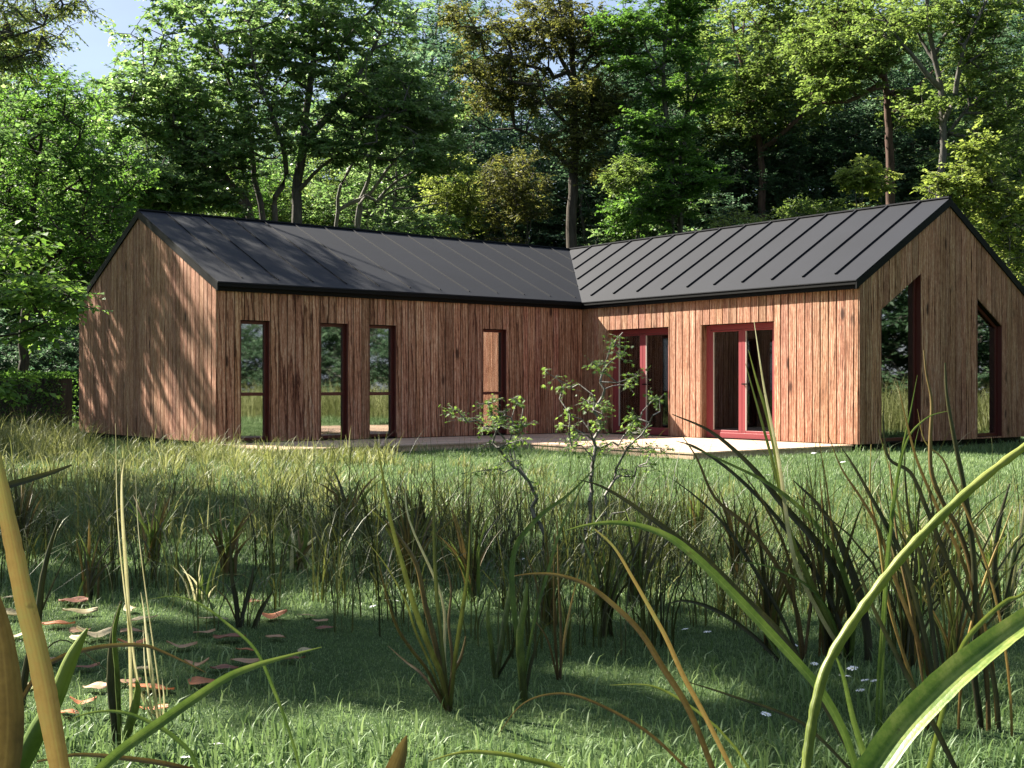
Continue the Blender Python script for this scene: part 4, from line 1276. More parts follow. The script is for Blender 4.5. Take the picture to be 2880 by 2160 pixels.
# ------------------------------------------------------------------ hedge
hx0, hx1, hy, hh = -22.0, -10.6, 29.2, 1.42
r_ = rg(61)
n = 26000
hv = MB(); hv.box(hx0 + .1, hx1 - .1, hy - .36, hy + .36, -.05, hh - .12)
hedge = empty('clipped_hedge', (0, 0, 0)); tag(hedge, 'dark clipped hedge with a flat sunlit top at the left edge behind the house', 'hedge')
hv.build('branches', M['bark_dark'], hedge)
face = r_.integers(0, 3, n)
P_ = np.stack([r_.uniform(hx0, hx1, n), np.where(face == 0, hy - .45 + r_.normal(0, .05, n), np.where(face == 1, hy + .45 + r_.normal(0, .05, n), r_.uniform(hy - .45, hy + .45, n))),
               np.where(face == 2, hh - .05 + r_.normal(0, .035, n), r_.uniform(.02, hh, n))], 1)
Lv, Lq = leaf_quads(P_, r_.normal(0, 1, (n, 3)) + [0, 0, .5], r_.normal(0, 1, (n, 3)), r_.uniform(.05, .09, n), r_.uniform(.03, .05, n))
link_mesh('leaves', arr_mesh('hedge_leaves', Lv, Lq, np.repeat(r_.random(n), 4)), M['green'], hedge)

# ------------------------------------------------------------------ maple saplings in front of the deck
def star_leaf(P, D, N, S):
    """palmate leaf: five pointed lobes, 11 points"""
    D = norm(D); X = norm(np.cross(D, N)); N2 = np.cross(X, D)
    tpl = []
    for a, r in ((-2.5, .28), (-1.75, .62), (-1.2, .30), (-.72, .88), (-.36, .36), (0, 1.05), (.36, .36), (.72, .88), (1.2, .30), (1.75, .62), (2.5, .28)):
        tpl.append((math.cos(a) * r, math.sin(a) * r, -.10 * r * r))
    tpl = np.array(tpl)
    V = P[:, None] + (D[:, None] * (tpl[None, :, 0:1] + .25) + X[:, None] * tpl[None, :, 1:2] + N2[:, None] * tpl[None, :, 2:3]) * S[:, None, None]
    return V.reshape(-1, 3), np.arange(len(P) * 11).reshape(-1, 11)


def sapling(label, y, stems, pads, seed, bark='bark_pale'):
    r = rg(seed)
    b = stems[0][0][0]
    base = np.array([(b[0] - 1440) / F * y, y, 0.0])
    limbs = []
    for pts, r0, r1, dy in stems:
        P = px(pts, y, [dy * i / max(1, len(pts) - 1) for i in range(len(pts))])
        if pts[0][1] > 1500: P = np.vstack([[P[0][0], P[0][1], -.03], P])
        limbs.append((P, r0, r1))
    B = [blob(u, v, ru, rv, y + r.uniform(-.2, .2), ru * y / F, n) for (u, v, ru, rv, n) in pads]
    root = empty('maple_sapling', base); tag(root, label, 'sapling')
    (bv, bq), (lv, lq, var) = tree_mesh_data(limbs, B, r_tip=.0022, rng=r, flat=.4, spray=.085, twigs=4, per=3, leaf=(.03, .03), jit=.5, step=.06, up_bias=.3)
    link_mesh('stem', arr_mesh('sapling_stem', bv - base, bq, smooth=True), M[bark], root)
    c = lv.reshape(-1, 4, 3); P = c[:, 0]; D = c[:, 2] - c[:, 0]
    N = np.array([0, 0, 1.0]) + r.normal(0, .55, P.shape)
    V, Q = star_leaf(P, D, N, r.uniform(.013, .024, len(P)))
    link_mesh('leaves', arr_mesh('sapling_leaves', V - base, Q, np.repeat(var.reshape(-1, 4)[:, 0], 11)), M['sapling'], root)
    return root


sapling('young maple with a crooked grey stem leaning left and fine leaves before the fourth window', 7.3,
        [([(1532, 1590), (1528, 1535), (1510, 1470), (1496, 1390), (1474, 1340), (1438, 1296), (1398, 1257), (1396, 1210)], .016, .006, -.1),
         ([(1438, 1296), (1440, 1230), (1445, 1180), (1450, 1140)], .007, .003, .1), ([(1474, 1340), (1452, 1285), (1440, 1240)], .007, .003, .2),
         ([(1398, 1240), (1360, 1195), (1310, 1170), (1262, 1148)], .005, .002, -.1)],
        [(1272, 1150, 28, 10, 3), (1315, 1178, 34, 12, 5), (1375, 1130, 36, 14, 6), (1410, 1165, 40, 18, 8), (1455, 1125, 22, 12, 4), (1395, 1205, 50, 16, 10), (1450, 1200, 46, 24, 10), (1465, 1235, 40, 18, 6), (1365, 1250, 22, 14, 3), (1440, 1300, 40, 18, 4), (1380, 1330, 60, 20, 4), (1500, 1370, 60, 25, 3)], 71)
sapling('taller young maple with several grey stems and fine leaves before the shaded glass door', 7.1,
        [([(1640, 1610), (1637, 1585), (1651, 1488), (1666, 1362), (1680, 1224), (1692, 1120), (1700, 1040), (1730, 970), (1752, 935)], .017, .004, .1),
         ([(1672, 1610), (1677, 1585), (1684, 1506), (1716, 1380), (1735, 1320), (1752, 1280), (1790, 1240), (1830, 1200), (1855, 1125)], .014, .003, -.2),
         ([(1684, 1506), (1760, 1420), (1790, 1340)], .008, .003, .3), ([(1680, 1224), (1640, 1190), (1600, 1165), (1585, 1150)], .006, .002, .1), ([(1690, 1150), (1640, 1090), (1590, 1075), (1535, 1045)], .006, .002, .2),
         ([(1672, 1290), (1630, 1260), (1595, 1240)], .005, .002, -.2), ([(1700, 1060), (1750, 1080), (1790, 1060)], .005, .002, 0)],
        [(1535, 1045, 12, 6, 1), (1562, 1060, 12, 7, 1), (1592, 1092, 18, 10, 3), (1605, 1158, 14, 8, 2), (1688, 1020, 30, 16, 5), (1685, 1045, 26, 8, 3), (1738, 962, 18, 24, 5), (1745, 1000, 14, 14, 3), (1790, 1055, 16, 12, 3), (1772, 1085, 20, 12, 3),
         (1660, 1130, 34, 16, 5), (1700, 1150, 40, 16, 6), (1590, 1195, 22, 12, 3), (1620, 1225, 36, 12, 5), (1665, 1190, 36, 16, 4), (1775, 1180, 30, 16, 6), (1800, 1210, 46, 14, 8), (1850, 1122, 26, 10, 4), (1700, 1252, 70, 14, 10), (1790, 1262, 60, 14, 8), (1850, 1265, 36, 10, 4), (1610, 1258, 40, 10, 4), (1750, 1330, 60, 20, 5), (1800, 1320, 60, 20, 5)], 72)
# ------------------------------------------------------------------ fallen leaves and flowers
def fallen_mat(name, c0, c1):
    k = NT(name)
    co = k.n('TexCoord').outputs['Object']
    n1 = k.noise(co, 28.0, 4, 0.65); v = k.attr('var')
    col = k.mix(n1, c0, c1)
    col = k.mix(k.math('MULTIPLY', v, 0.45), col, tuple(x * .45 for x in c1))
    p = k.pbsdf(col, 0.55, 0.35, bump=n1, bstr=.3, bdist=.004)
    tr = k.n('BsdfTranslucent'); k.l(col, tr.inputs['Color'])
    mx = k.n('MixShader'); mx.inputs[0].default_value = .22
    k.l(p.outputs[0], mx.inputs[1]); k.l(tr.outputs[0], mx.inputs[2])
    return k.done(mx.outputs[0])


FM = {'salmon': fallen_mat('leaf_salmon', (.55, .23, .10), (.38, .12, .045)), 'cream': fallen_mat('leaf_cream', (.58, .50, .32), (.42, .33, .19)),
      'maroon': fallen_mat('leaf_maroon', (.29, .12, .065), (.16, .055, .035)), 'pink': fallen_mat('leaf_pink', (.50, .32, .19), (.36, .19, .105)), 'olive': fallen_mat('leaf_dull_olive', (.34, .30, .15), (.22, .17, .09))}


def fallen_mesh(seed):
    r = random.Random(seed)
    nu, nv = 13, 7
    V, A = [], []
    curl, cup, tw = r.uniform(-.2, .9), r.uniform(-.6, .7), r.uniform(-.6, .6)
    ph = r.uniform(0, 6)
    for i in range(nu):
        t = i / (nu - 1)
        wid = .36 * math.sin(PI * min(1, t * .98 + .02)) ** .75 * (1 - .35 * t) + .004
        for j in range(nv):
            s = j / (nv - 1) * 2 - 1
            x = t - .5
            y = s * wid * (1 + .05 * math.sin(t * 34 + j))
            z = .10 * curl * (2 * x) ** 2 + .20 * cup * abs(s) ** 1.5 * wid + tw * s * x * .18 + .015 * math.sin(9 * t + ph) + .02 * math.sin(5 * s + ph * 2)
            V.append((x, y, z)); A.append(.9 if j == nv // 2 else (.45 if abs(math.sin(t * 24 + abs(s) * 3)) > .93 else 0))
    zmin = min(v[2] for v in V)
    V = [(x, y, z - zmin + .04) for x, y, z in V]
    Fc = [(i * nv + j, i * nv + j + 1, (i + 1) * nv + j + 1, (i + 1) * nv + j) for i in range(nu - 1) for j in range(nv - 1)]
    me = bpy.data.meshes.new('fallen_leaf'); me.from_pydata(V, [], Fc)
    a = me.attributes.new('var', 'FLOAT', 'POINT'); a.data.foreach_set('value', np.array(A, dtype=np.float32))
    me.polygons.foreach_set('use_smooth', np.ones(len(Fc), dtype=bool)); me.update()
    return me


LMS = [fallen_mesh(s) for s in (3, 8, 15, 21, 34)]
lf_list = [  # u, v, colour, length, turn, words
    (30, 1690, 'cream', .15, .3, 'pale cream leaf at the left edge, furthest back of the litter'), (28, 1745, 'olive', .15, .1, 'yellowish leaf at the left edge behind the tan blade'), (45, 1800, 'cream', .12, .6, 'bright cream leaf at the left edge beside the tan blade'),
    (205, 1705, 'maroon', .20, 2.9, 'large plum leaf at the back of the litter, left of the thin pale stalks'), (225, 1735, 'olive', .18, .2, 'olive leaf just in front of the large plum leaf'), (165, 1768, 'salmon', .17, .15, 'bright salmon leaf with upturned edge, left of the olive leaf'),
    (225, 1785, 'pink', .13, 1.0, 'pinkish leaf between the salmon leaf and the upright dark pod stalk'), (270, 1803, 'cream', .19, .4, 'long curled cream leaf left of the upright dark pod stalk'), (215, 1805, 'cream', .12, 2.4, 'small cream leaf touching the long curled cream one'),
    (365, 1725, 'olive', .13, 2.0, 'dull leaf right of the dark pod stalk at the back'), (405, 1752, 'cream', .15, .5, 'cream leaf crossed by the thin pale stalks'), (375, 1790, 'pink', .13, .1, 'flat pinkish leaf below the cream leaf at the pale stalks'),
    (375, 1826, 'salmon', .14, .2, 'flat salmon leaf under the arching brown blade'), (600, 1750, 'cream', .15, .1, 'two-toned cream leaf by itself in the middle of the litter'), (575, 1790, 'pink', .11, .7, 'small pink leaf below the two-toned cream leaf'),
    (645, 1808, 'maroon', .16, 2.9, 'purple-red oval leaf lying flat right of the middle'), (715, 1702, 'maroon', .12, .7, 'dull red leaf behind the dark upright spikes'), (768, 1745, 'salmon', .15, .3, 'salmon leaf with raised tip beside the dark upright spikes'),
    (862, 1740, 'olive', .10, .2, 'greyish leaf right of the salmon leaf with the raised tip'), (900, 1755, 'pink', .10, 2.8, 'small pink leaf in the light at the right end of the litter'), (915, 1775, 'maroon', .10, .4, 'brown leaf at the far right end of the litter'),
    (775, 1803, 'pink', .11, 2.9, 'pale pink leaf lying in the sunlit grass tuft'), (510, 1832, 'pink', .14, .5, 'dusky pink leaf in the shade right of the pale stalks'), (690, 1840, 'salmon', .09, .1, 'small brownish leaf below the sunlit grass tuft'),
    (240, 1890, 'maroon', .12, .5, 'dark red oval leaf in the shade left of the dark pod stalk'), (155, 1870, 'pink', .11, .8, 'dusky leaf half behind the left green blade'), (405, 1895, 'olive', .11, 2.7, 'greyish leaf in the shade behind the pale stalks'),
    (555, 1885, 'pink', .12, 2.9, 'mauve leaf in the deep shade above the long green blade'), (630, 1893, 'maroon', .12, .3, 'red-brown leaf in the deep shade right of the mauve leaf'), (690, 1872, 'pink', .13, .1, 'greyish pink curled leaf in the deep shade'),
    (820, 1865, 'maroon', .12, .15, 'wine red leaf under the tip of the long green blade'), (862, 1842, 'cream', .08, .2, 'small tan leaf at the tip of the long green blade'), (95, 1940, 'cream', .11, .4, 'cream leaf tucked behind the tan blade'),
    (270, 1948, 'pink', .12, 2.8, 'curled beige leaf in the shade just left of the dark pod stalk'), (355, 1930, 'pink', .12, .2, 'broad pinkish leaf right behind the green pod'), (425, 1950, 'salmon', .19, .1, 'largest orange-pink leaf standing half open at the pale stalks'),
    (570, 1932, 'salmon', .13, .45, 'rust leaf lying against the long green blade'), (233, 1992, 'salmon', .10, .2, 'small salmon oval leaf left of the dark pod stalk'), (190, 2020, 'salmon', .10, .1, 'orange leaf nearest the left green blade'),
    (430, 2010, 'salmon', .12, 3.0, 'salmon leaf at the foot of the pale stalks')]
rl = random.Random(4)
for i, (u, v, c, l, tz, words) in enumerate(lf_list):
    p = gnd(u, v)
    me = LMS[i % 5]
    if len(me.materials) == 0: me.materials.append(FM[c])
    o = bpy.data.objects.new('fallen_leaf', me); COL.objects.link(o)
    o.material_slots[0].link = 'OBJECT'; o.material_slots[0].material = FM[c]
    o.location = (p[0], p[1], .012); l *= .9; o.scale = (l, l * rl.uniform(.75, 1.15), l * rl.uniform(.8, 1.7))
    o.rotation_euler = (rl.uniform(-.12, .12), rl.uniform(-.1, .1), tz + rl.uniform(-.2, .2))
    tag(o, words, 'fallen leaf', 'leaves fallen on the lawn')

petal_m = plain_mat('white_petal', (.80, .80, .82), .6, .2, 80, .04, .02)
stemf_m = plain_mat('flower_stem', (.07, .13, .03), .6, .2, 40, .2, .05)
eye_m = plain_mat('flower_eye', (.55, .50, .25), .7, .2, 200, .3, .3)


def flower():
    root = empty('white_flower', (0, 0, 0))
    sm = MB()
    for k in range(5):
        a0, a1 = k * 2 * PI / 5, (k + 1) * 2 * PI / 5
        sm.add([(.0016 * math.cos(a0), .0016 * math.sin(a0), -.01), (.0016 * math.cos(a1), .0016 * math.sin(a1), -.01), (.001 * math.cos(a1), .001 * math.sin(a1), .05), (.001 * math.cos(a0), .001 * math.sin(a0), .05)], [(0, 1, 2, 3)])
    sm.build('stem', stemf_m, root)
    pm_ = MB()
    for k in range(9):
        a = k * 2 * PI / 9
        d = np.array([math.cos(a), math.sin(a), 0]); s = np.array([-d[1], d[0], 0]); z = np.array([0, 0, 1.])
        pts = [d * .004 - s * .002, d * .016 - s * .0065, d * .026 - s * .004, d * .028, d * .026 + s * .004, d * .016 + s * .0065, d * .004 + s * .002]
        hz = [.050, .054, .053, .052, .053, .054, .050]
        pm_.add([p + z * (h + .001 * (k % 3)) for p, h in zip(pts, hz)], [(0, 1, 2, 3, 4, 5, 6)])
    pm_.build('petals', petal_m, root, recalc=False)
    em = MB()
    for i in range(3):
        for k in range(8): em.v.append((.006 * math.cos(i * .55) * math.cos(k * PI / 4), .006 * math.cos(i * .55) * math.sin(k * PI / 4), .051 + .005 * math.sin(i * .55))); em.a.append(0)
    em.f = [(i * 8 + k, i * 8 + (k + 1) % 8, (i + 1) * 8 + (k + 1) % 8, (i + 1) * 8 + k) for i in range(2) for k in range(8)] + [tuple(range(16, 24))]
    em.build('eye', eye_m, root)
    return root


fl0 = flower()
fl_list = [(2290, 1863, 'lone white flower just right of the pale wavy strand'), (2402, 1886, 'largest white flower of the bunch under the leaning dark stalks'), (2376, 1905, 'white flower at the left of the bunch under the leaning dark stalks'), (2436, 1909, 'small white flower in the middle of the bunch under the dark stalks'),
           (2470, 1919, 'white flower at the right end of the bunch under the dark stalks'), (2424, 1940, 'lowest white flower of the bunch under the dark stalks'), (2149, 2012, 'single white flower in deep shade near the bottom edge'), (2228, 1811, 'white flower behind the lowest crossing blades'),
           (1992, 1774, 'white flower in the shaded lawn left of the rush clump'), (1930, 1762, 'white flower in the shaded lawn at the left of its neighbour by the rush clump'), (2504, 1660, 'white flower among the tall dark stalks'), (2374, 1310, 'tiny white flower on the sunlit lawn before the short wing'),
           (2077, 1605, 'white flower behind the rush clump on the right'), (1054, 1700, 'drooping white flower at the left of the group by the fanned reeds'), (1090, 1683, 'white flower in the middle of the group by the fanned reeds'), (1112, 1685, 'white flower at the right of the group by the fanned reeds'),
           (1474, 1540, 'white flower in the sedge left of the sapling stems'), (1471, 1562, 'white flower just below another in the sedge'), (1530, 1535, 'white flower at the foot of the crooked sapling'), (606, 2112, 'white flower on the lawn near the bottom edge left of centre'), (524, 2146, 'white flower at the bottom edge under the long green blade'),
           (2290, 1283, 'tiny white flower close to the deck corner'), (2160, 1345, 'tiny white flower on the lawn before the sunlit glass door'), (2700, 1262, 'tiny white flower beneath the right gable')]
for i, (u, v, words) in enumerate(fl_list):
    p = gnd(u, v + 25 if v > 1500 else v + 4)
    if i == 0: r_o = fl0
    else:
        r_o = fl0.copy(); COL.objects.link(r_o)
        for c in fl0.children:
            d = c.copy(); COL.objects.link(d); d.parent = r_o
    r_o.location = (p[0], p[1], 0); s = rl.uniform(.6, .85) * (1.0 if v > 1500 else 1.8)
    r_o.scale = (s, s, s * rl.uniform(.8, 1.1)); r_o.rotation_euler = (rl.uniform(-.25, .25), rl.uniform(-.25, .25), rl.uniform(0, 6))
    tag(r_o, words, 'flower', 'white flowers in the grass')

# ------------------------------------------------------------------ single blades and reeds close to the camera
def blade_mat(name, c0, c1, c2, trans=.3, scale=18.0, spec=.4):
    k = NT(name)
    co = k.n('TexCoord').outputs['Object']
    n1 = k.noise(k.mapping(co, (scale, scale, scale * .35)), 1.0, 4, .6, .5); n2 = k.noise(co, scale * 9, 2, .6)
    g = k.math('ADD', k.math('MULTIPLY', n1, .75), k.math('MULTIPLY', n2, .25))
    v = k.attr('var')
    col = k.ramp(k.math('ADD', k.math('MULTIPLY', g, .8), k.math('MULTIPLY', v, .22)), [(.38, c0), (.51, c1), (.64, c2)])
    ac = k.attr('tint')
    vein = k.math('ABSOLUTE', k.math('SINE', k.math('ADD', k.math('MULTIPLY', ac, 9.0), k.math('MULTIPLY', n1, 3.0))))
    rib_ = k.math('SUBTRACT', 1.0, k.math('MULTIPLY', k.math('ABSOLUTE', ac), 9.0), clamp=True)
    col = k.mix(k.math('MULTIPLY', k.math('SUBTRACT', 1.0, vein), .16), col, tuple(x * .55 for x in c1))
    col = k.mix(k.math('MULTIPLY', rib_, .3), col, tuple(min(1, x * 1.25) for x in c2))
    sp = k.ramp(k.noise(co, scale * 3.2, 3, .6), [(.66, (0, 0, 0)), (.74, (1, 1, 1))])
    col = k.mix(k.math('MULTIPLY', sp, .55), col, (.07, .045, .018))
    p = k.pbsdf(col, .45, spec, bump=k.math('ADD', g, k.math('MULTIPLY', vein, .15)), bstr=.4, bdist=.003)
    tr = k.n('BsdfTranslucent'); k.l(col, tr.inputs['Color'])
    mx = k.n('MixShader'); mx.inputs[0].default_value = trans
    k.l(p.outputs[0], mx.inputs[1]); k.l(tr.outputs[0], mx.inputs[2])
    return k.done(mx.outputs[0])


BM = {'green': blade_mat('blade_green', (.045, .085, .016), (.095, .15, .028), (.17, .22, .05)), 'lime': blade_mat('blade_lime', (.10, .135, .022), (.17, .21, .038), (.25, .275, .065)),
      'tan': blade_mat('blade_tan', (.20, .12, .035), (.30, .20, .06), (.26, .24, .07)), 'brown': blade_mat('blade_brown', (.055, .035, .012), (.12, .08, .025), (.17, .12, .04), .2),
      'dark': blade_mat('blade_dark', (.014, .014, .008), (.03, .032, .012), (.06, .055, .02), .15), 'straw': blade_mat('blade_straw', (.36, .33, .15), (.52, .47, .24), (.62, .58, .36), .35),
      'mottle': blade_mat('blade_mottled', (.05, .11, .018), (.13, .20, .035), (.27, .31, .08), .3, 34.0), 'stalk': blade_mat('blade_stalk', (.05, .05, .014), (.085, .10, .022), (.14, .15, .035), .2, 30.0), 'pod': blade_mat('blade_pod', (.04, .055, .012), (.10, .14, .03), (.17, .21, .05), .2, 40.0)}


def strand_geo(P, Wd, kind='ribbon', face=None, wav=0.0, seed=0):
    """P (k,3) smooth path root -> tip with widths -> V,Q,var"""
    r = np.random.default_rng(seed)
    k = len(P)
    T = norm(np.gradient(P, axis=0))
    if kind == 'stem':
        sides = 7
        U, V = frames(T)
        for i in range(1, k):      # parallel transport
            u = U[i - 1] - T[i] * (U[i - 1] @ T[i]); U[i] = u / np.linalg.norm(u); V[i] = np.cross(T[i], U[i])
        rad = Wd * .5 * (1 + wav * np.sin(np.arange(k) * 1.9) + wav * .5 * r.normal(0, 1, k))
        an = np.arange(sides) * 2 * PI / sides
        Vt = P[:, None] + rad[:, None, None] * (U[:, None] * np.cos(an)[None, :, None] + V[:, None] * np.sin(an)[None, :, None])
        Vt = Vt.reshape(-1, 3)
        i = np.arange(sides); j = (i + 1) % sides
        q = np.stack([i, j, j + sides, i + sides], 1)
        Q = (q[None] + (np.arange(k - 1) * sides)[:, None, None]).reshape(-1, 4)
        return Vt, Q, np.repeat(np.linspace(0, 1, k), sides), np.tile(np.cos(an) * .8, k)
    fv = np.array([.15, -1.0, .25]) if face is None else np.array(face, float)
    S = norm(np.cross(T, fv)); N = np.cross(S, T)
    wv = Wd * (1 + wav * r.normal(0, 1, k))
    cols = np.linspace(-1, 1, 5)
    Vt = P[:, None] + S[:, None] * (cols[None, :, None] * wv[:, None, None] * .5) + N[:, None] * ((np.abs(cols) ** 1.5 * .22)[None, :, None] * Wd[:, None, None])
    Vt = Vt.reshape(-1, 3)
    i = np.arange(4)
    q = np.stack([i, i + 1, i + 6, i + 5], 1)
    Q = (q[None] + (np.arange(k - 1) * 5)[:, None, None]).reshape(-1, 4)
    return Vt, Q, np.repeat(np.linspace(0, 1, k), 5), np.tile(cols, k)


def path_px(pts, y, dy=0.0, root=True, n_per=6):
    """pixel path listed from the root end to the tip, at distance y (+dy at the tip); carried down to the ground"""
    n = len(pts)
    P = np.array([at(p[0], p[1], y + dy * i / max(1, n - 1)) for i, p in enumerate(pts)])
    C = catmull(P, n_per)
    if root and P[0][2] > .03:
        h = P[0][2]
        u = C[0] - C[2]; u /= np.linalg.norm(u)
        hz = u.copy(); hz[2] = 0
        foot = P[0] + hz * min(.5, h * .5); foot[2] = -.02
        b1 = P[0] + u * h * .38
        b1[2] = max(b1[2], h * .2)
        b2 = foot + np.array([0, 0, h * .35])
        t = np.linspace(0, 1, 11)[:-1, None]
        Z = foot * (1 - t) ** 3 + 3 * b2 * t * (1 - t) ** 2 + 3 * b1 * t * t * (1 - t) + P[0] * t ** 3
        C = np.vstack([Z, C])
    return C


def wprof(k, w, tip=.12, base=.75):
    t = np.linspace(0, 1, k)
    return w * np.where(t < .35, base + (1 - base) * t / .35, 1 - (1 - tip) * ((t - .35) / .65) ** 1.7)


def strand(name, cat, label, pts, y, wpx, mat, dy=0.0, kind='ribbon', tip=.12, base=.8, wav=0.0, face=None, group=None, seed=0, root=True):
    P = path_px(pts, y, dy, root)
    V, Q, a, cx = strand_geo(P, wprof(len(P), wpx * y / F, tip, base), kind, face, wav, seed)
    b = P[0] * np.array([1, 1, 0])
    o = link_mesh(name, arr_mesh(name, V - b, Q, a, smooth=True, tint=cx), BM[mat], loc=b)
    return tag(o, label, cat, group)


gb = 'long blades close to the viewer'
S_ = lambda *a, **k: strand('grass_blade', 'blade', *a, group=gb, **k)
S_('very broad mottled green blade sweeping from the bottom edge to the right edge', [(2440, 2190), (2540, 2050), (2670, 1915), (2790, 1815), (2900, 1735), (3020, 1650)], .85, 92, 'mottle', tip=.5, base=.9, wav=.02, dy=.05, face=(-.35, -.8, .5))
S_('thick wavy pale lime strand rising diagonally in front of the right gable', [(2262, 2190), (2276, 2080), (2297, 1965), (2327, 1868), (2390, 1762), (2470, 1650), (2560, 1540), (2680, 1420), (2790, 1325), (2905, 1240), (3000, 1175)], .95, 31, 'lime', kind='stem', tip=.7, base=.9, wav=.10, dy=.1, seed=2)
S_('long yellow-green blade arching from the lower right to the middle of the picture', [(2402, 2150), (2367, 2049), (2297, 1930), (2186, 1804), (2081, 1692), (1990, 1600), (1920, 1538), (1865, 1503), (1792, 1478), (1720, 1470), (1650, 1477), (1590, 1492)], 1.35, 27, 'green', tip=.1, wav=.03)
S_('dark arching blade with its tip above the crossing tan stem', [(2300, 1950), (2200, 1790), (2090, 1680), (1990, 1580), (1901, 1510), (1847, 1470), (1792, 1430), (1738, 1394), (1684, 1365), (1630, 1350)], 1.7, 20, 'dark', tip=.1, seed=4)
S_('brown blade bowing left with a dark pointed tip over the shaded lawn', [(2010, 2180), (1960, 2050), (1920, 1966), (1861, 1874), (1800, 1777), (1721, 1698), (1650, 1645), (1570, 1618), (1500, 1614), (1447, 1620)], 1.8, 18, 'brown', tip=.15)
S_('thin tan blade falling from the tip of the yellow-green arch', [(2065, 2180), (1980, 2010), (1920, 1899), (1873, 1795), (1830, 1716), (1782, 1631), (1727, 1540), (1672, 1488)], 1.6, 14, 'tan', tip=.3)
S_('wide tan strand along the left edge', [(176, 2190), (150, 2050), (128, 1930), (105, 1820), (72, 1690), (42, 1545), (18, 1430), (-6, 1310), (-30, 1200)], .72, 62, 'tan', tip=.45, wav=.03, dy=.04)
S_('broad dark brown blade filling the lower left edge', [(10, 2190), (22, 2050), (18, 1930), (5, 1810), (-22, 1700), (-60, 1600)], .62, 100, 'brown', tip=.4, wav=.02)
S_('stout green blade with pointed tip in front of the tan strand', [(40, 2190), (100, 2070), (150, 1980), (198, 1860), (225, 1805), (246, 1768)], .85, 58, 'green', kind='stem', tip=.12, base=1.0, wav=.015)
S_('long slanting green blade crossing the leaf litter', [(255, 2190), (340, 2112), (440, 2040), (540, 1970), (640, 1905), (720, 1872), (800, 1848), (905, 1820)], 1.05, 30, 'green', tip=.08, base=.9)
S_('short olive blade tip poking in from the left edge above the tan strand', [(-60, 1410), (20, 1368), (80, 1350), (150, 1328), (202, 1308)], 1.1, 22, 'dark', tip=.25, root=True)
S_('dark brown blade arching over the litter between the green blade and the pods', [(50, 1990), (110, 1890), (170, 1850), (230, 1830), (310, 1816), (400, 1815), (450, 1830), (520, 1862), (580, 1892)], 1.6, 14, 'brown', tip=.15, seed=9)
S_('green blade arching low over the bottom left corner', [(545, 2135), (530, 2110), (480, 2065), (430, 2036), (370, 2010), (310, 2000), (250, 2006), (205, 2020)], 1.9, 13, 'green', tip=.2)
S_('thin dark brown stem lying along the bottom left edge', [(540, 2165), (450, 2145), (350, 2132), (270, 2124), (200, 2124), (105, 2142)], 1.5, 15, 'brown', tip=.4)
S_('fine green blade curving right beyond the pale stalks', [(790, 1990), (772, 1945), (720, 1830), (640, 1755), (560, 1698), (490, 1678), (420, 1685)], 2.6, 9, 'green', tip=.1)
S_('bright lime blade lying along the bottom edge at the centre', [(1620, 2190), (1560, 2155), (1480, 2135), (1420, 2122), (1330, 2114), (1270, 2122), (1205, 2142)], 1.5, 16, 'lime', tip=.15)
S_('brownish blade tip at the bottom edge left of centre', [(1095, 2200), (1118, 2140), (1132, 2100), (1144, 2068)], 1.0, 55, 'brown', tip=.08, base=1.0)
S_('thin brown blade making a low arch near the bottom edge right of centre', [(1930, 2160), (1840, 2075), (1751, 2015), (1630, 1960), (1544, 1953), (1465, 1984), (1398, 2069)], 1.9, 9, 'brown', tip=.2)
S_('fine pale green blade right of the low brown arch', [(1960, 2000), (1900, 1960), (1850, 1935), (1800, 1925), (1715, 1927)], 2.4, 8, 'lime', tip=.15)
S_('thin dark blade crossing behind the wavy strand near the bottom right', [(2320, 2090), (2256, 2035), (2170, 1995), (2080, 1965), (2000, 1938), (1920, 1914)], 2.0, 10, 'dark', tip=.2)
S_('dark straight blade running down behind the broad mottled blade', [(2700, 2190), (2610, 2010), (2540, 1880), (2460, 1720), (2420, 1620), (2380, 1520)], 1.9, 17, 'dark', tip=.15)
S_('dark blade hanging in the lower right behind the lime strand', [(2450, 2190), (2400, 2030), (2370, 1900), (2340, 1820)], 1.7, 20, 'green', tip=.1)
S_('pale blade curling in from the right edge below the lime strand', [(3000, 1560), (2880, 1668), (2830, 1690), (2760, 1750), (2700, 1830), (2650, 2000)][::-1], 2.2, 16, 'lime', tip=.3)

# ------------------------------------------------------------------ reed plants (several stalks from one foot)
def reed(name, cat, label, y, stalks, group=None, foot=None):
    """stalks: (pixel path root->tip, width px, material, kind, dy)"""
    root_px = foot or stalks[0][0][0]
    p0 = at(root_px[0], root_px[1], y); base = np.array([p0[0], p0[1], 0.0])
    root = empty(name, base); tag(root, label, cat, group)
    by = {}
    for i, (pts, w, m, kd, dy) in enumerate(stalks):
        P = path_px(pts, y, dy, True, 5)
        V, Q, a, cx = strand_geo(P, wprof(len(P), w * y / F, .1 if kd == 'ribbon' else .25, .9), kd, None, .02 if kd == 'ribbon' else .05, i)
        link_mesh('stalk' if kd == 'stem' else 'blade', arr_mesh('stalk', V - base, Q, a, smooth=True, tint=cx), BM[m], root)
    return root


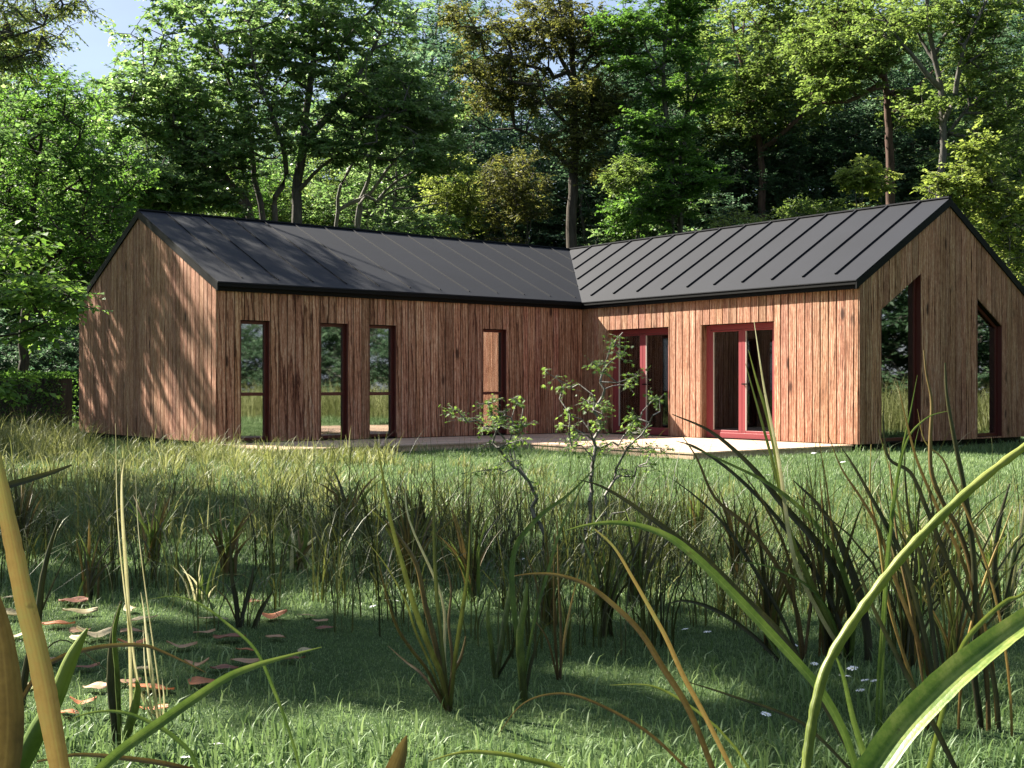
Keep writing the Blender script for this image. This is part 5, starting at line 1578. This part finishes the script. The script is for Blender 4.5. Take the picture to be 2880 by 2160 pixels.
rd = 'reed clumps in front of the lawn'
yr_ = CAMZ * F / (2002 - YH)
reed('fanned_reed', 'reed', 'fanned clump of brown-green reeds rooted on the shaded lawn at the centre', yr_, [
    ([(1262, 2002), (1240, 1900), (1215, 1840), (1185, 1765), (1160, 1690), (1135, 1600), (1095, 1450), (1075, 1330), (1058, 1240)], 16, 'stalk', 'ribbon', -.2),
    ([(1260, 2000), (1245, 1910), (1222, 1800), (1196, 1700), (1172, 1590), (1130, 1520), (1085, 1465)], 16, 'brown', 'stem', .1),
    ([(1264, 1998), (1250, 1880), (1232, 1720), (1222, 1560), (1220, 1420), (1222, 1290)], 12, 'stalk', 'ribbon', .1),
    ([(1266, 1998), (1280, 1850), (1300, 1720), (1316, 1600), (1322, 1470)], 13, 'stalk', 'ribbon', -.1),
    ([(1262, 1990), (1272, 1860), (1262, 1750), (1268, 1650), (1240, 1540)], 9, 'brown', 'stem', .2),
    ([(1256, 1995), (1205, 1890), (1160, 1830), (1120, 1770), (1092, 1690), (1060, 1560)], 10, 'brown', 'stem', -.1),
    ([(1254, 1995), (1190, 1900), (1140, 1860), (1090, 1815)], 8, 'brown', 'ribbon', .2), ([(1262, 1990), (1272, 1900), (1296, 1850), (1310, 1790)], 12, 'brown', 'stem', .05),
    ([(1258, 1990), (1215, 1880), (1170, 1780), (1140, 1690), (1085, 1590), (1030, 1520)], 7, 'stalk', 'ribbon', -.2), ([(1262, 1990), (1250, 1850), (1242, 1680), (1150, 1460), (1140, 1330)], 9, 'straw', 'ribbon', .3)], rd)
y2 = CAMZ * F / (1908 - YH)
reed('pod_reed', 'reed', 'two green podded reed stalks making a narrow V right of the fanned clump', y2, [
    ([(1392, 1905), (1380, 1800), (1372, 1740), (1378, 1670)], 14, 'pod', 'stem', 0), ([(1396, 1905), (1412, 1800), (1425, 1720), (1438, 1640), (1450, 1520)], 18, 'pod', 'stem', .1),
    ([(1398, 1905), (1440, 1830), (1450, 1780)], 8, 'dark', 'ribbon', -.1)], rd)
y3 = CAMZ * F / (1972 - YH)
reed('pod_reed', 'reed', 'single thick green podded stalk with a long bent blade right of the V-shaped pair', y3, [
    ([(1475, 1972), (1466, 1870), (1462, 1790), (1476, 1700), (1482, 1640)], 24, 'pod', 'stem', 0), ([(1470, 1965), (1455, 1800), (1440, 1650), (1450, 1540), (1520, 1450), (1600, 1390), (1690, 1300)], 16, 'green', 'ribbon', .2),
    ([(1476, 1965), (1490, 1880), (1505, 1820), (1500, 1770)], 10, 'dark', 'ribbon', 0), ([(1466, 1960), (1500, 1760), (1540, 1610), (1580, 1480), (1625, 1390), (1660, 1330)], 9, 'green', 'ribbon', .3)], rd)
y4 = CAMZ * F / (1912 - YH)
reed('thin_reed', 'reed', 'tuft of thin straight brown stems right of the podded reeds', y4, [
    ([(1570, 1912), (1562, 1800), (1558, 1650), (1560, 1500)], 8, 'brown', 'stem', 0), ([(1576, 1912), (1578, 1780), (1572, 1640), (1566, 1420)], 8, 'brown', 'stem', .1), ([(1572, 1912), (1590, 1780), (1606, 1700), (1640, 1560)], 8, 'tan', 'ribbon', .2), ([(1568, 1912), (1540, 1800), (1500, 1740)], 6, 'brown', 'ribbon', 0)], rd)
y5 = CAMZ * F / (2100 - YH)
reed('dark_pod_plant', 'reed', 'upright dark stalk and two knobbly green pods at the lower left', y5, [
    ([(330, 2130), (322, 2020), (312, 1930), (314, 1830), (326, 1745), (342, 1690)], 24, 'dark', 'stem', 0), ([(350, 2110), (362, 2050), (380, 1990), (388, 1940), (384, 1915)], 26, 'pod', 'stem', -.1), ([(340, 2120), (330, 1900), (322, 1780), (338, 1700)], 15, 'pod', 'stem', -.15)], rd)
y6 = CAMZ * F / (2045 - YH)
reed('straw_stalks', 'reed', 'bunch of very thin pale straw stalks rising from the leaf litter', y6, [
    ([(446, 2040), (425, 1900), (412, 1790), (405, 1720), (396, 1665)], 7, 'straw', 'ribbon', 0), ([(448, 2040), (436, 1960), (424, 1860), (416, 1780)], 10, 'straw', 'ribbon', .1), ([(440, 2040), (420, 1960), (408, 1880), (402, 1760)], 5, 'straw', 'ribbon', 0),
    ([(444, 2040), (412, 1970), (386, 1920), (372, 1800), (358, 1660), (346, 1480), (342, 1380), (340, 1290)], 6, 'straw', 'ribbon', .1), ([(438, 2040), (400, 1960), (382, 1880), (350, 1660), (330, 1440), (325, 1190)], 5, 'straw', 'ribbon', 0),
    ([(352, 1560), (344, 1440), (343, 1350), (350, 1290)], 10, 'straw', 'ribbon', 0), ([(454, 2040), (462, 1980), (455, 1900)], 5, 'straw', 'ribbon', 0), ([(446, 2040), (450, 1960), (415, 1700), (390, 1500), (380, 1320)], 4, 'straw', 'ribbon', .2)], rd)
y7 = CAMZ * F / (1768 - YH)
reed('dark_spikes', 'reed', 'three dark upright spikes standing behind the leaf litter right of the pale stalks', y7, [
    ([(670, 1765), (664, 1690), (652, 1620), (646, 1480)], 14, 'dark', 'ribbon', 0), ([(674, 1765), (690, 1700), (706, 1640), (712, 1590)], 12, 'dark', 'ribbon', .05), ([(712, 1772), (735, 1715), (768, 1662)], 14, 'dark', 'ribbon', 0), ([(672, 1765), (640, 1690), (600, 1650)], 5, 'brown', 'ribbon', 0)], rd)
y8 = CAMZ * F / (1990 - YH)
reed('dark_stalk', 'reed', 'thick dark leaning stalk at the left edge beside the tan strand', y8, [
    ([(62, 1990), (72, 1890), (96, 1800), (108, 1740), (118, 1640), (140, 1540), (166, 1462)], 22, 'dark', 'stem', 0), ([(108, 1740), (150, 1640), (190, 1560), (240, 1500)], 6, 'dark', 'ribbon', .1), ([(70, 1900), (170, 1800), (280, 1870), (390, 1960)], 5, 'dark', 'ribbon', 0)], rd)
# right: rush fan and tall dark stalks
y9 = CAMZ * F / (1862 - YH)
reed('rush_fan', 'rush', 'wide fan of dark rush blades leaning left from black stumps at the right', y9, [
    ([(2388, 1862), (2392, 1780), (2385, 1700), (2350, 1610), (2290, 1520), (2200, 1420), (2110, 1310), (2000, 1215), (1890, 1165)], 24, 'dark', 'ribbon', 0),
    ([(2440, 1890), (2438, 1790), (2420, 1690), (2390, 1600), (2350, 1500), (2300, 1420), (2230, 1350)], 26, 'dark', 'ribbon', .1), ([(2392, 1860), (2400, 1720), (2380, 1640), (2340, 1540), (2260, 1440), (2160, 1360), (2040, 1300), (1930, 1250)], 16, 'green', 'ribbon', -.1),
    ([(2388, 1850), (2340, 1700), (2260, 1560), (2170, 1440), (2060, 1330), (1960, 1260), (1900, 1240)], 14, 'dark', 'ribbon', .2), ([(2384, 1860), (2300, 1720), (2230, 1560), (2190, 1300), (2150, 1100), (2120, 900)], 13, 'straw', 'ribbon', -.1),
    ([(2386, 1860), (2310, 1700), (2220, 1500), (2190, 1330), (2160, 1180), (2130, 1080), (2105, 985)], 15, 'lime', 'ribbon', .05), ([(2386, 1860), (2300, 1700), (2215, 1480), (2180, 1330), (2140, 1180), (2115, 1090), (2096, 1020)], 10, 'lime', 'ribbon', .15),
    ([(2260, 1850), (2240, 1720), (2190, 1600), (2100, 1480), (2010, 1400), (1960, 1290), (1915, 1220)], 13, 'brown', 'ribbon', .1), ([(2250, 1860), (2200, 1740), (2120, 1600), (2040, 1480), (1960, 1400), (1880, 1340)], 11, 'dark', 'ribbon', .2),
    ([(2255, 1855), (2235, 1690), (2215, 1560), (2150, 1420), (2090, 1330)], 9, 'brown', 'stem', 0), ([(2262, 1855), (2280, 1700), (2290, 1600), (2260, 1460), (2270, 1350)], 10, 'brown', 'stem', .1), ([(2380, 1860), (2330, 1720), (2260, 1640), (2150, 1590), (2050, 1580)], 8, 'green', 'ribbon', -.1),
    ([(2200, 1870), (2120, 1790), (2020, 1720), (1930, 1690), (1870, 1700)], 12, 'dark', 'ribbon', 0), ([(2205, 1875), (2140, 1760), (2060, 1640), (1960, 1550), (1880, 1500)], 9, 'green', 'ribbon', .1)], rd, foot=(2388, 1862))
y10 = CAMZ * F / (2050 - YH)
reed('woody_stalks', 'reed', 'tall blackish forked stalks standing up in front of the right gable', y10, [
    ([(2755, 2010), (2738, 1874), (2748, 1769), (2742, 1664), (2736, 1550), (2714, 1384), (2685, 1239), (2663, 1113), (2658, 1020)], 20, 'dark', 'stem', 0),
    ([(2742, 1664), (2720, 1560), (2690, 1480), (2650, 1410), (2620, 1330), (2616, 1240), (2620, 1131), (2605, 1051), (2598, 985)], 15, 'brown', 'stem', .1), ([(2748, 1769), (2690, 1640), (2640, 1520), (2600, 1420), (2560, 1330), (2500, 1290), (2484, 1200), (2486, 1120)], 16, 'dark', 'ribbon', .1),
    ([(2742, 1680), (2690, 1540), (2640, 1440), (2580, 1300), (2550, 1190), (2522, 1070)], 13, 'brown', 'ribbon', -.1), ([(2700, 1400), (2672, 1340), (2650, 1290), (2600, 1240), (2580, 1150)], 9, 'tan', 'ribbon', .1), ([(2748, 1700), (2780, 1600), (2820, 1500), (2850, 1420)], 9, 'tan', 'stem', 0),
    ([(2620, 1930), (2580, 1800), (2520, 1640), (2470, 1490), (2420, 1400), (2365, 1315), (2327, 1216)], 14, 'brown', 'ribbon', .1), ([(2630, 1940), (2600, 1800), (2560, 1640), (2520, 1530), (2450, 1400), (2400, 1310), (2363, 1254)], 19, 'dark', 'ribbon', .05),
    ([(2640, 1940), (2620, 1760), (2600, 1600), (2560, 1480), (2545, 1340), (2545, 1240)], 15, 'dark', 'ribbon', .1), ([(2600, 1930), (2560, 1700), (2530, 1560), (2510, 1400), (2500, 1260)], 10, 'brown', 'stem', .2), ([(2560, 1900), (2500, 1700), (2470, 1500), (2448, 1400), (2450, 1250)], 10, 'tan', 'stem', .1),
    ([(2470, 1900), (2500, 1500), (2530, 1300), (2560, 1160), (2580, 1055)], 10, 'green', 'ribbon', .1), ([(2480, 1900), (2500, 1540), (2540, 1270), (2600, 1180), (2680, 1152)], 10, 'green', 'ribbon', 0), ([(2600, 1900), (2585, 1600), (2570, 1300), (2590, 1180)], 7, 'green', 'ribbon', .2)], rd, foot=(2755, 2010))
y11 = CAMZ * F / (1760 - YH)
reed('pod_reed', 'reed', 'dark podded stalk with thin arching stems near the right edge', y11, [
    ([(2815, 1760), (2800, 1640), (2798, 1560), (2815, 1450), (2840, 1360)], 16, 'dark', 'stem', 0), ([(2825, 1760), (2840, 1640), (2850, 1560), (2858, 1520)], 22, 'pod', 'stem', .1), ([(2810, 1755), (2870, 1540), (2960, 1530)], 7, 'dark', 'ribbon', 0), ([(2805, 1755), (2770, 1600), (2700, 1520), (2560, 1540)], 6, 'dark', 'ribbon', 0),
    ([(2830, 1755), (2870, 1500), (2890, 1380), (2930, 1260)], 9, 'straw', 'ribbon', .1)], rd)

# random tufts of rush between, each one plant
def tuft(label, u, v, n, h, wpx, mats, seed, fan=.5):
    r = random.Random(seed)
    p = gnd(u, v); y = p[1]
    root = empty('rush_tuft', p); tag(root, label, 'rush', 'small rush tufts in the lawn')
    parts = {}
    for i in range(n):
        a = r.uniform(0, 2 * PI); l = h * r.uniform(.5, 1.1); ln = r.uniform(.05, fan)
        bx, by_ = r.gauss(0, .018), r.gauss(0, .018)
        d = np.array([math.cos(a), math.sin(a), 0])
        t = np.linspace(0, 1, 7)
        P = np.array([[bx, by_, -.01]]) + np.outer(l * ln * t ** 1.8 * 1.1, d) + np.outer(l * (t - .5 * ln * t ** 2.4), [0, 0, 1])
        V, Q, av, _ = strand_geo(P, wprof(7, wpx * y / F * r.uniform(.6, 1.2), .08, .9), 'ribbon', (r.uniform(-.6, .6), -1, .2), .0, i)
        m = r.choice(mats); parts.setdefault(m, []).append((V, Q, av))
    for m, pl in parts.items():
        V, Q, av = merge(pl)
        link_mesh('blades', arr_mesh('tuft_blades', V, Q, av, smooth=True), BM[m], root)
    return root


tl = [('slim brownish rush tuft in the shade left of the fanned reeds', 640, 1620, 22, .5, 10, ['brown', 'green'], 1), ('rush tuft with yellow bent leaves before the first window', 840, 1610, 22, .36, 12, ['brown', 'green', 'straw'], 2),
      ('dark rush tuft at the left edge of the lawn', 60, 1560, 22, .6, 9, ['dark', 'brown'], 3), ('dark rush tuft behind the plum leaf', 250, 1690, 18, .48, 9, ['dark', 'brown', 'green'], 4), ('upright brown rush tuft above the thin pale stalks', 430, 1590, 24, .55, 9, ['brown', 'green'], 5),
      ('green rush tuft behind the V-shaped pod pair', 1330, 1690, 24, .55, 10, ['green', 'brown', 'dark'], 6), ('dense dark rush tuft below the crooked sapling', 1180, 1560, 26, .5, 10, ['dark', 'brown', 'green'], 7), ('rush tuft with arching leaves right of the sapling stems', 1790, 1700, 26, .6, 10, ['green', 'dark'], 8),
      ('dark rush tuft behind the brown bowing blade', 1700, 1790, 20, .55, 10, ['dark', 'green'], 9), ('tangled rush tuft behind the wide fan', 2080, 1640, 28, .6, 9, ['brown', 'green', 'dark'], 10), ('pale tuft in the sun behind the tall blackish stalks', 2560, 1560, 24, .42, 9, ['lime', 'straw', 'green'], 11),
      ('pale tuft in the sun by the right edge', 2800, 1620, 24, .42, 9, ['lime', 'straw', 'green'], 12), ('rush tuft in the middle of the sunlit lawn before the shaded door', 1960, 1520, 22, .4, 9, ['green', 'brown'], 13), ('thin tuft of dark stems before the second window', 980, 1500, 26, .55, 9, ['dark', 'brown', 'green'], 14),
      ('small pale-headed tuft on the sunny edge of the shade', 560, 1700, 12, .25, 9, ['straw', 'green'], 15),
      ('tall thin dark tuft rising through the wide rush fan', 2330, 1850, 26, .95, 8, ['dark', 'stalk', 'brown'], 16), ('tall dark tuft between the wide fan and the forked stalks', 2560, 1880, 26, .95, 8, ['dark', 'dark', 'stalk', 'tan'], 17), ('dark leaning tuft at the foot of the forked stalks', 2690, 1960, 20, .9, 8, ['dark', 'brown', 'stalk'], 18),
      ('thin dark tuft left of the wide rush fan', 2170, 1830, 22, .75, 7, ['dark', 'stalk', 'brown'], 19), ('dark tuft in the sunny lawn behind the forked stalks', 2640, 1700, 24, .7, 8, ['dark', 'stalk'], 20), ('tangled dark tuft behind the fanned reeds', 1150, 1650, 26, .6, 8, ['dark', 'stalk', 'brown'], 21), ('thin brown tuft behind the single podded stalk', 1540, 1760, 20, .6, 7, ['brown', 'stalk'], 22)]
for a in tl: tuft(*a)
# ------------------------------------------------------------------ light, sky, camera
ts = np.array([-(AV[0] * .45 + BV[0] * 1.06), -(AV[1] * .45 + BV[1] * 1.06), 1.0]); ts /= np.linalg.norm(ts)
sl = bpy.data.lights.new('sun', 'SUN'); sl.energy = SUN_E; sl.angle = math.radians(0.55); sl.color = (1.0, 0.93, 0.80)
so = bpy.data.objects.new('sun', sl); COL.objects.link(so)
so.rotation_euler = Vector(tuple(-ts)).to_track_quat('-Z', 'Y').to_euler()
so.location = tuple(ts * 60)
w = bpy.data.worlds.new('World'); SC.world = w; w.use_nodes = True
nt = w.node_tree; nt.nodes.clear()
sky = nt.nodes.new('ShaderNodeTexSky'); sky.sky_type = 'NISHITA'; sky.sun_disc = False
sky.sun_elevation = math.asin(ts[2]); sky.sun_rotation = math.atan2(ts[0], ts[1]) % (2 * PI)
sky.air_density = 1.0; sky.dust_density = 1.0; sky.ozone_density = 1.0
bg = nt.nodes.new('ShaderNodeBackground'); bg.inputs['Strength'].default_value = SKY_S
wo = nt.nodes.new('ShaderNodeOutputWorld')
tc = nt.nodes.new('ShaderNodeTexCoord')
mp = nt.nodes.new('ShaderNodeMapping'); mp.inputs['Scale'].default_value = (1.6, 1.6, 4.5)
nz = nt.nodes.new('ShaderNodeTexNoise'); nz.inputs['Scale'].default_value = 1.7; nz.inputs['Detail'].default_value = 6; nz.inputs['Roughness'].default_value = .55
cr = nt.nodes.new('ShaderNodeValToRGB'); cr.color_ramp.elements[0].position = .34; cr.color_ramp.elements[0].color = (.25, .25, .25, 1); cr.color_ramp.elements[1].position = .62; cr.color_ramp.elements[1].color = (.85, .85, .85, 1)
mx = nt.nodes.new('ShaderNodeMixRGB'); mx.inputs[2].default_value = (3.0, 3.5, 4.7, 1)
L_ = nt.links.new
L_(tc.outputs['Generated'], mp.inputs['Vector']); L_(mp.outputs[0], nz.inputs['Vector']); L_(nz.outputs['Fac'], cr.inputs[0]); L_(cr.outputs[0], mx.inputs[0])
L_(sky.outputs[0], mx.inputs[1]); L_(mx.outputs[0], bg.inputs['Color']); L_(bg.outputs[0], wo.inputs['Surface'])

cd = bpy.data.cameras.new('camera'); cam = bpy.data.objects.new('camera', cd); COL.objects.link(cam)
cam.location = (0, 0, CAMZ); cam.rotation_euler = (PI / 2, 0, 0)
cd.sensor_width = 36.0; cd.lens = F / W0 * 36.0; cd.shift_y = (YH - H0 / 2) / W0
cd.clip_start = 0.05; cd.clip_end = 2000
SC.camera = cam

SC.view_settings.view_transform = 'Standard'; SC.view_settings.look = 'None'; SC.view_settings.exposure = EXPO; SC.view_settings.gamma = 1.0
SC.view_settings.use_curve_mapping = False
cy = SC.cycles
cy.max_bounces = 7; cy.diffuse_bounces = 4; cy.glossy_bounces = 3; cy.transmission_bounces = 4; cy.transparent_max_bounces = 8
cy.caustics_reflective = False; cy.caustics_refractive = False
cy.sample_clamp_indirect = 3.0; cy.sample_clamp_direct = 8.0
cy.use_denoising = DENOISE
if DENOISE:
    try: cy.denoiser = 'OPENIMAGEDENOISE'
    except Exception: pass
SC.render.use_persistent_data = False

# ------------------------------------------------------------------ forest air
if HAZE > 0:
    hm = MB(); hm.box(-95, 95, -60, 110, -1.0, 32.0)
    hz = NT('air'); pv = hz.n('VolumePrincipled'); pv.inputs['Color'].default_value = (.80, .88, 1.0, 1); pv.inputs['Density'].default_value = HAZE; pv.inputs['Anisotropy'].default_value = .2
    hz.l(pv.outputs[0], hz.out.inputs['Volume'])
    tag(hm.build('haze', hz.m), kind='stuff')
    cy.volume_bounces = 0; cy.volume_step_rate = 4.0
